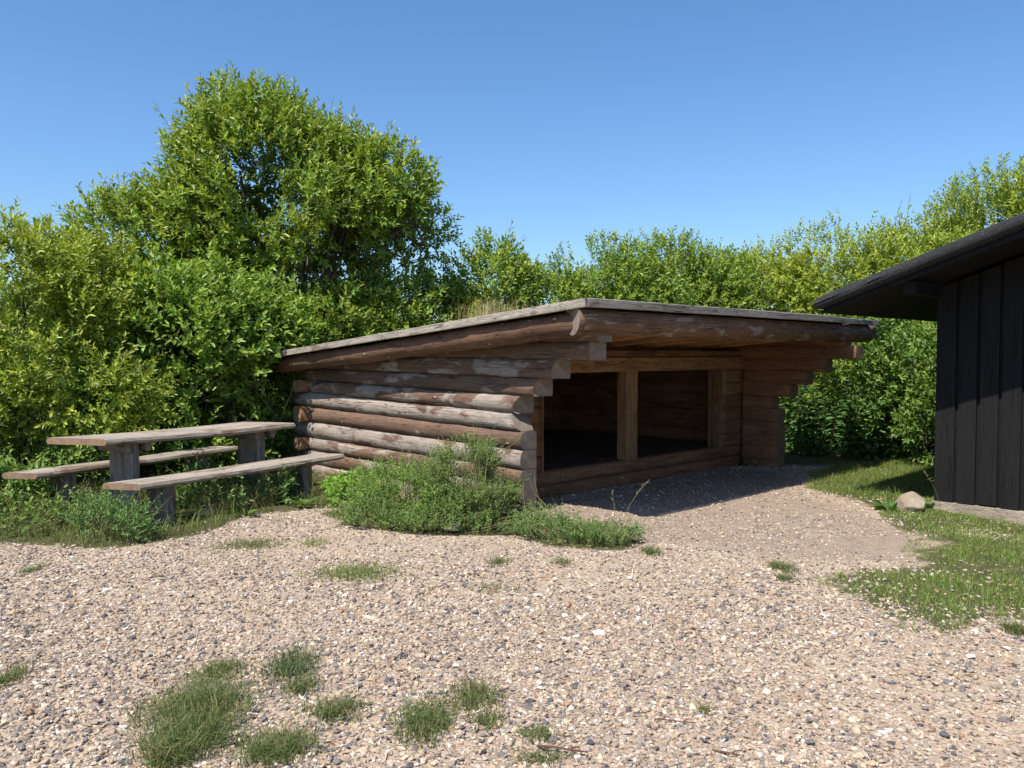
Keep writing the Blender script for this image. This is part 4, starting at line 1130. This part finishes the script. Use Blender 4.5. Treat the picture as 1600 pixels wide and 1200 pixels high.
# ------------------------------------------------------------------ boulder, twigs
def lump(name, size, seed, mat, loc, rz=0.0):
    r = np.random.default_rng(seed)
    bm = bmesh.new()
    pts = unit(r.normal(0, 1, (26, 3))) * np.array(size) * .5 * r.uniform(.85, 1.1, (26, 1))
    pts[:, 2] = np.maximum(pts[:, 2], -size[2] * .3)
    for k in range(26): pts[k, :2] *= (1.0 - 1.55 * max(0, pts[k, 2] / size[2]))
    for p in pts: bm.verts.new(p)
    bmesh.ops.convex_hull(bm, input=bm.verts)
    for v in [v for v in bm.verts if not v.link_faces]: bm.verts.remove(v)
    bmesh.ops.bevel(bm, geom=bm.edges[:], offset=.008, segments=1, affect='EDGES')
    me = bpy.data.meshes.new(name); bm.to_mesh(me); bm.free()
    o = link(name, me, mat); o.location = loc; o.rotation_euler = (0, 0, rz); return o
tag(lump('boulder', (.54, .38, .27), 8, M['boulder'], (4.16, 8.5, .05), .4), 'pale pointed boulder lying at the corner of the black house', 'boulder')
tag(lump('boulder', (.22, .16, .12), 9, M['boulder'], (-.52, 7.33, .05), .2), 'small tan stone half hidden at the foot of the weed bushes', 'boulder')
tag(lump('boulder', (.26, .18, .12), 10, M['boulder'], (-3.05, 8.15, .03), .9), 'flat tan stone in the shade under the plank bench', 'boulder')

def twig(label, a, b, rad, seed):
    r = np.random.default_rng(seed); a = np.array(a, float); b = np.array(b, float)
    pts = curve_pts(a, b, 7, .03, r) - a; pts[:, 2] = np.abs(pts[:, 2]) * .3
    segs = [(pts, np.linspace(rad, rad * .6, 7))]
    p = pts[4]; segs.append((np.stack([p, p + np.array([.02, .015, .004]), p + np.array([.05, .02, .003])]), [rad * .6, rad * .5, rad * .3]))
    o = link('twig', tubes_mesh('twig', segs, 6), M['twig']); o.location = a
    return tag(o, label, 'twig', 'twigs on the gravel')
M['twig'] = wood_mat('red_brown_twig', (.16, .075, .05), (.26, .17, .12), .4, .1)
twig('brown twig lying on the flat mossy patch', (.10, 3.25, .022), (.30, 3.20, .022), .006, 1)
twig('thin reddish twig beside the tiny green sprig', (.62, 3.50, .02), (.79, 3.46, .02), .0035, 2)
twig('short dark twig alone in the gravel', (.80, 3.22, .02), (.90, 3.18, .02), .005, 3)

# ------------------------------------------------------------------ gravel: loose stones laid out by geometry nodes
def stone_mesh(i):
    r = np.random.default_rng(400 + i)
    bm = bmesh.new()
    pts = unit(r.normal(0, 1, (15, 3))) * np.array([1, r.uniform(.62, .9), r.uniform(.4, .65)]) * .5 * r.uniform(.8, 1.1, (15, 1))
    for p in pts: bm.verts.new(p)
    bmesh.ops.convex_hull(bm, input=bm.verts)
    for v in [v for v in bm.verts if not v.link_faces]: bm.verts.remove(v)
    if i % 2:
        bmesh.ops.bevel(bm, geom=bm.edges[:], offset=.06, segments=1, affect='EDGES')
    me = bpy.data.meshes.new('gravel_stone'); bm.to_mesh(me); bm.free()
    me.materials.append(M['stone'])
    return me
scol = bpy.data.collections.new('gravel_stones')
for i in range(10):
    scol.objects.link(bpy.data.objects.new('gravel_stone', stone_mesh(i)))

r = np.random.default_rng(5)
def frustum(n, y0, y1, mar):
    y = np.sqrt(r.uniform(0, 1, n) * (y1 ** 2 - y0 ** 2) + y0 ** 2)
    x = r.uniform(-1, 1, n) * (.64 * y + mar)
    return x, y
sets = []
for n, y0, y1, a0, a1 in [(46000, 2.3, 5.2, .010, .024), (30000, 2.3, 5.2, .022, .044), (2600, 2.3, 6.0, .04, .068), (36000, 5.2, 8.2, .020, .040), (2000, 5.2, 9.5, .04, .06), (22000, 8.2, 12.0, .025, .045)]:
    n = int(n * ((y0 + y1) * .64 + 4.8) / ((y0 + y1) * .64 + 1.8)); x, y = frustum(n, y0, y1, 2.4)
    s = a0 + (a1 - a0) * r.beta(1.2, 2.3, n)
    sets.append((x, y, s))
x = np.concatenate([q[0] for q in sets]); y = np.concatenate([q[1] for q in sets]); s = np.concatenate([q[2] for q in sets])
g = grass_mask(x, y); dm = soft(x, y, DIRT, .4)
p = np.stack([x, y, x * 0], 1)
cl = vnoise(p, 1.1, 12)
keep = r.uniform(0, 1, len(x)) > np.clip(g * .97 + dm * (.35 + .3 * (cl - .5)) + np.clip((.47 - cl) * 2.4, 0, .6), 0, .985)
s_, t_ = w2loc(x, y)
keep &= ~((s_ > HS - .1) & (t_ < HT + .1))
keep &= ~((t_ > .45) & (s_ > -.1) & (s_ < 5.3)) & (y < 11.8)
x, y, s = x[keep], y[keep], s[keep]
s = s * np.where(soft(x, y, DIRT, .4) > .5, .8, 1.0)
z = ground_z(x, y) + s * r.uniform(.0, .22, len(x))
me = bpy.data.meshes.new('gravel')
me.vertices.add(len(x)); me.vertices.foreach_set('co', np.stack([x, y, z], 1).astype(np.float32).ravel())
at = me.attributes.new('size', 'FLOAT', 'POINT'); at.data.foreach_set('value', s.astype(np.float32))
rot = np.stack([r.normal(0, .32, len(x)), r.normal(0, .32, len(x)), r.uniform(0, 6.28, len(x))], 1)
at = me.attributes.new('turn', 'FLOAT_VECTOR', 'POINT'); at.data.foreach_set('vector', rot.astype(np.float32).ravel())
gravel = link('gravel', me, M['stone'])
tag(gravel, 'loose pale gravel of mixed tan, white and grey stones', 'gravel', kind='stuff')
ng = bpy.data.node_groups.new('lay_gravel', 'GeometryNodeTree')
ng.interface.new_socket('Geometry', in_out='INPUT', socket_type='NodeSocketGeometry')
ng.interface.new_socket('Geometry', in_out='OUTPUT', socket_type='NodeSocketGeometry')
gi = ng.nodes.new('NodeGroupInput'); go = ng.nodes.new('NodeGroupOutput')
ci = ng.nodes.new('GeometryNodeCollectionInfo'); ci.inputs['Collection'].default_value = scol; ci.inputs['Separate Children'].default_value = True; ci.inputs['Reset Children'].default_value = True
ip = ng.nodes.new('GeometryNodeInstanceOnPoints'); ip.inputs['Pick Instance'].default_value = True
na = ng.nodes.new('GeometryNodeInputNamedAttribute'); na.data_type = 'FLOAT'; na.inputs[0].default_value = 'size'
nb_ = ng.nodes.new('GeometryNodeInputNamedAttribute'); nb_.data_type = 'FLOAT_VECTOR'; nb_.inputs[0].default_value = 'turn'
e2r = ng.nodes.new('FunctionNodeEulerToRotation')
ng.links.new(gi.outputs[0], ip.inputs['Points']); ng.links.new(ci.outputs[0], ip.inputs['Instance'])
ng.links.new(na.outputs[0], ip.inputs['Scale'])
ng.links.new(nb_.outputs[0], e2r.inputs[0]); ng.links.new(e2r.outputs[0], ip.inputs['Rotation'])
ng.links.new(ip.outputs[0], go.inputs[0])
md = gravel.modifiers.new('stones', 'NODES'); md.node_group = ng
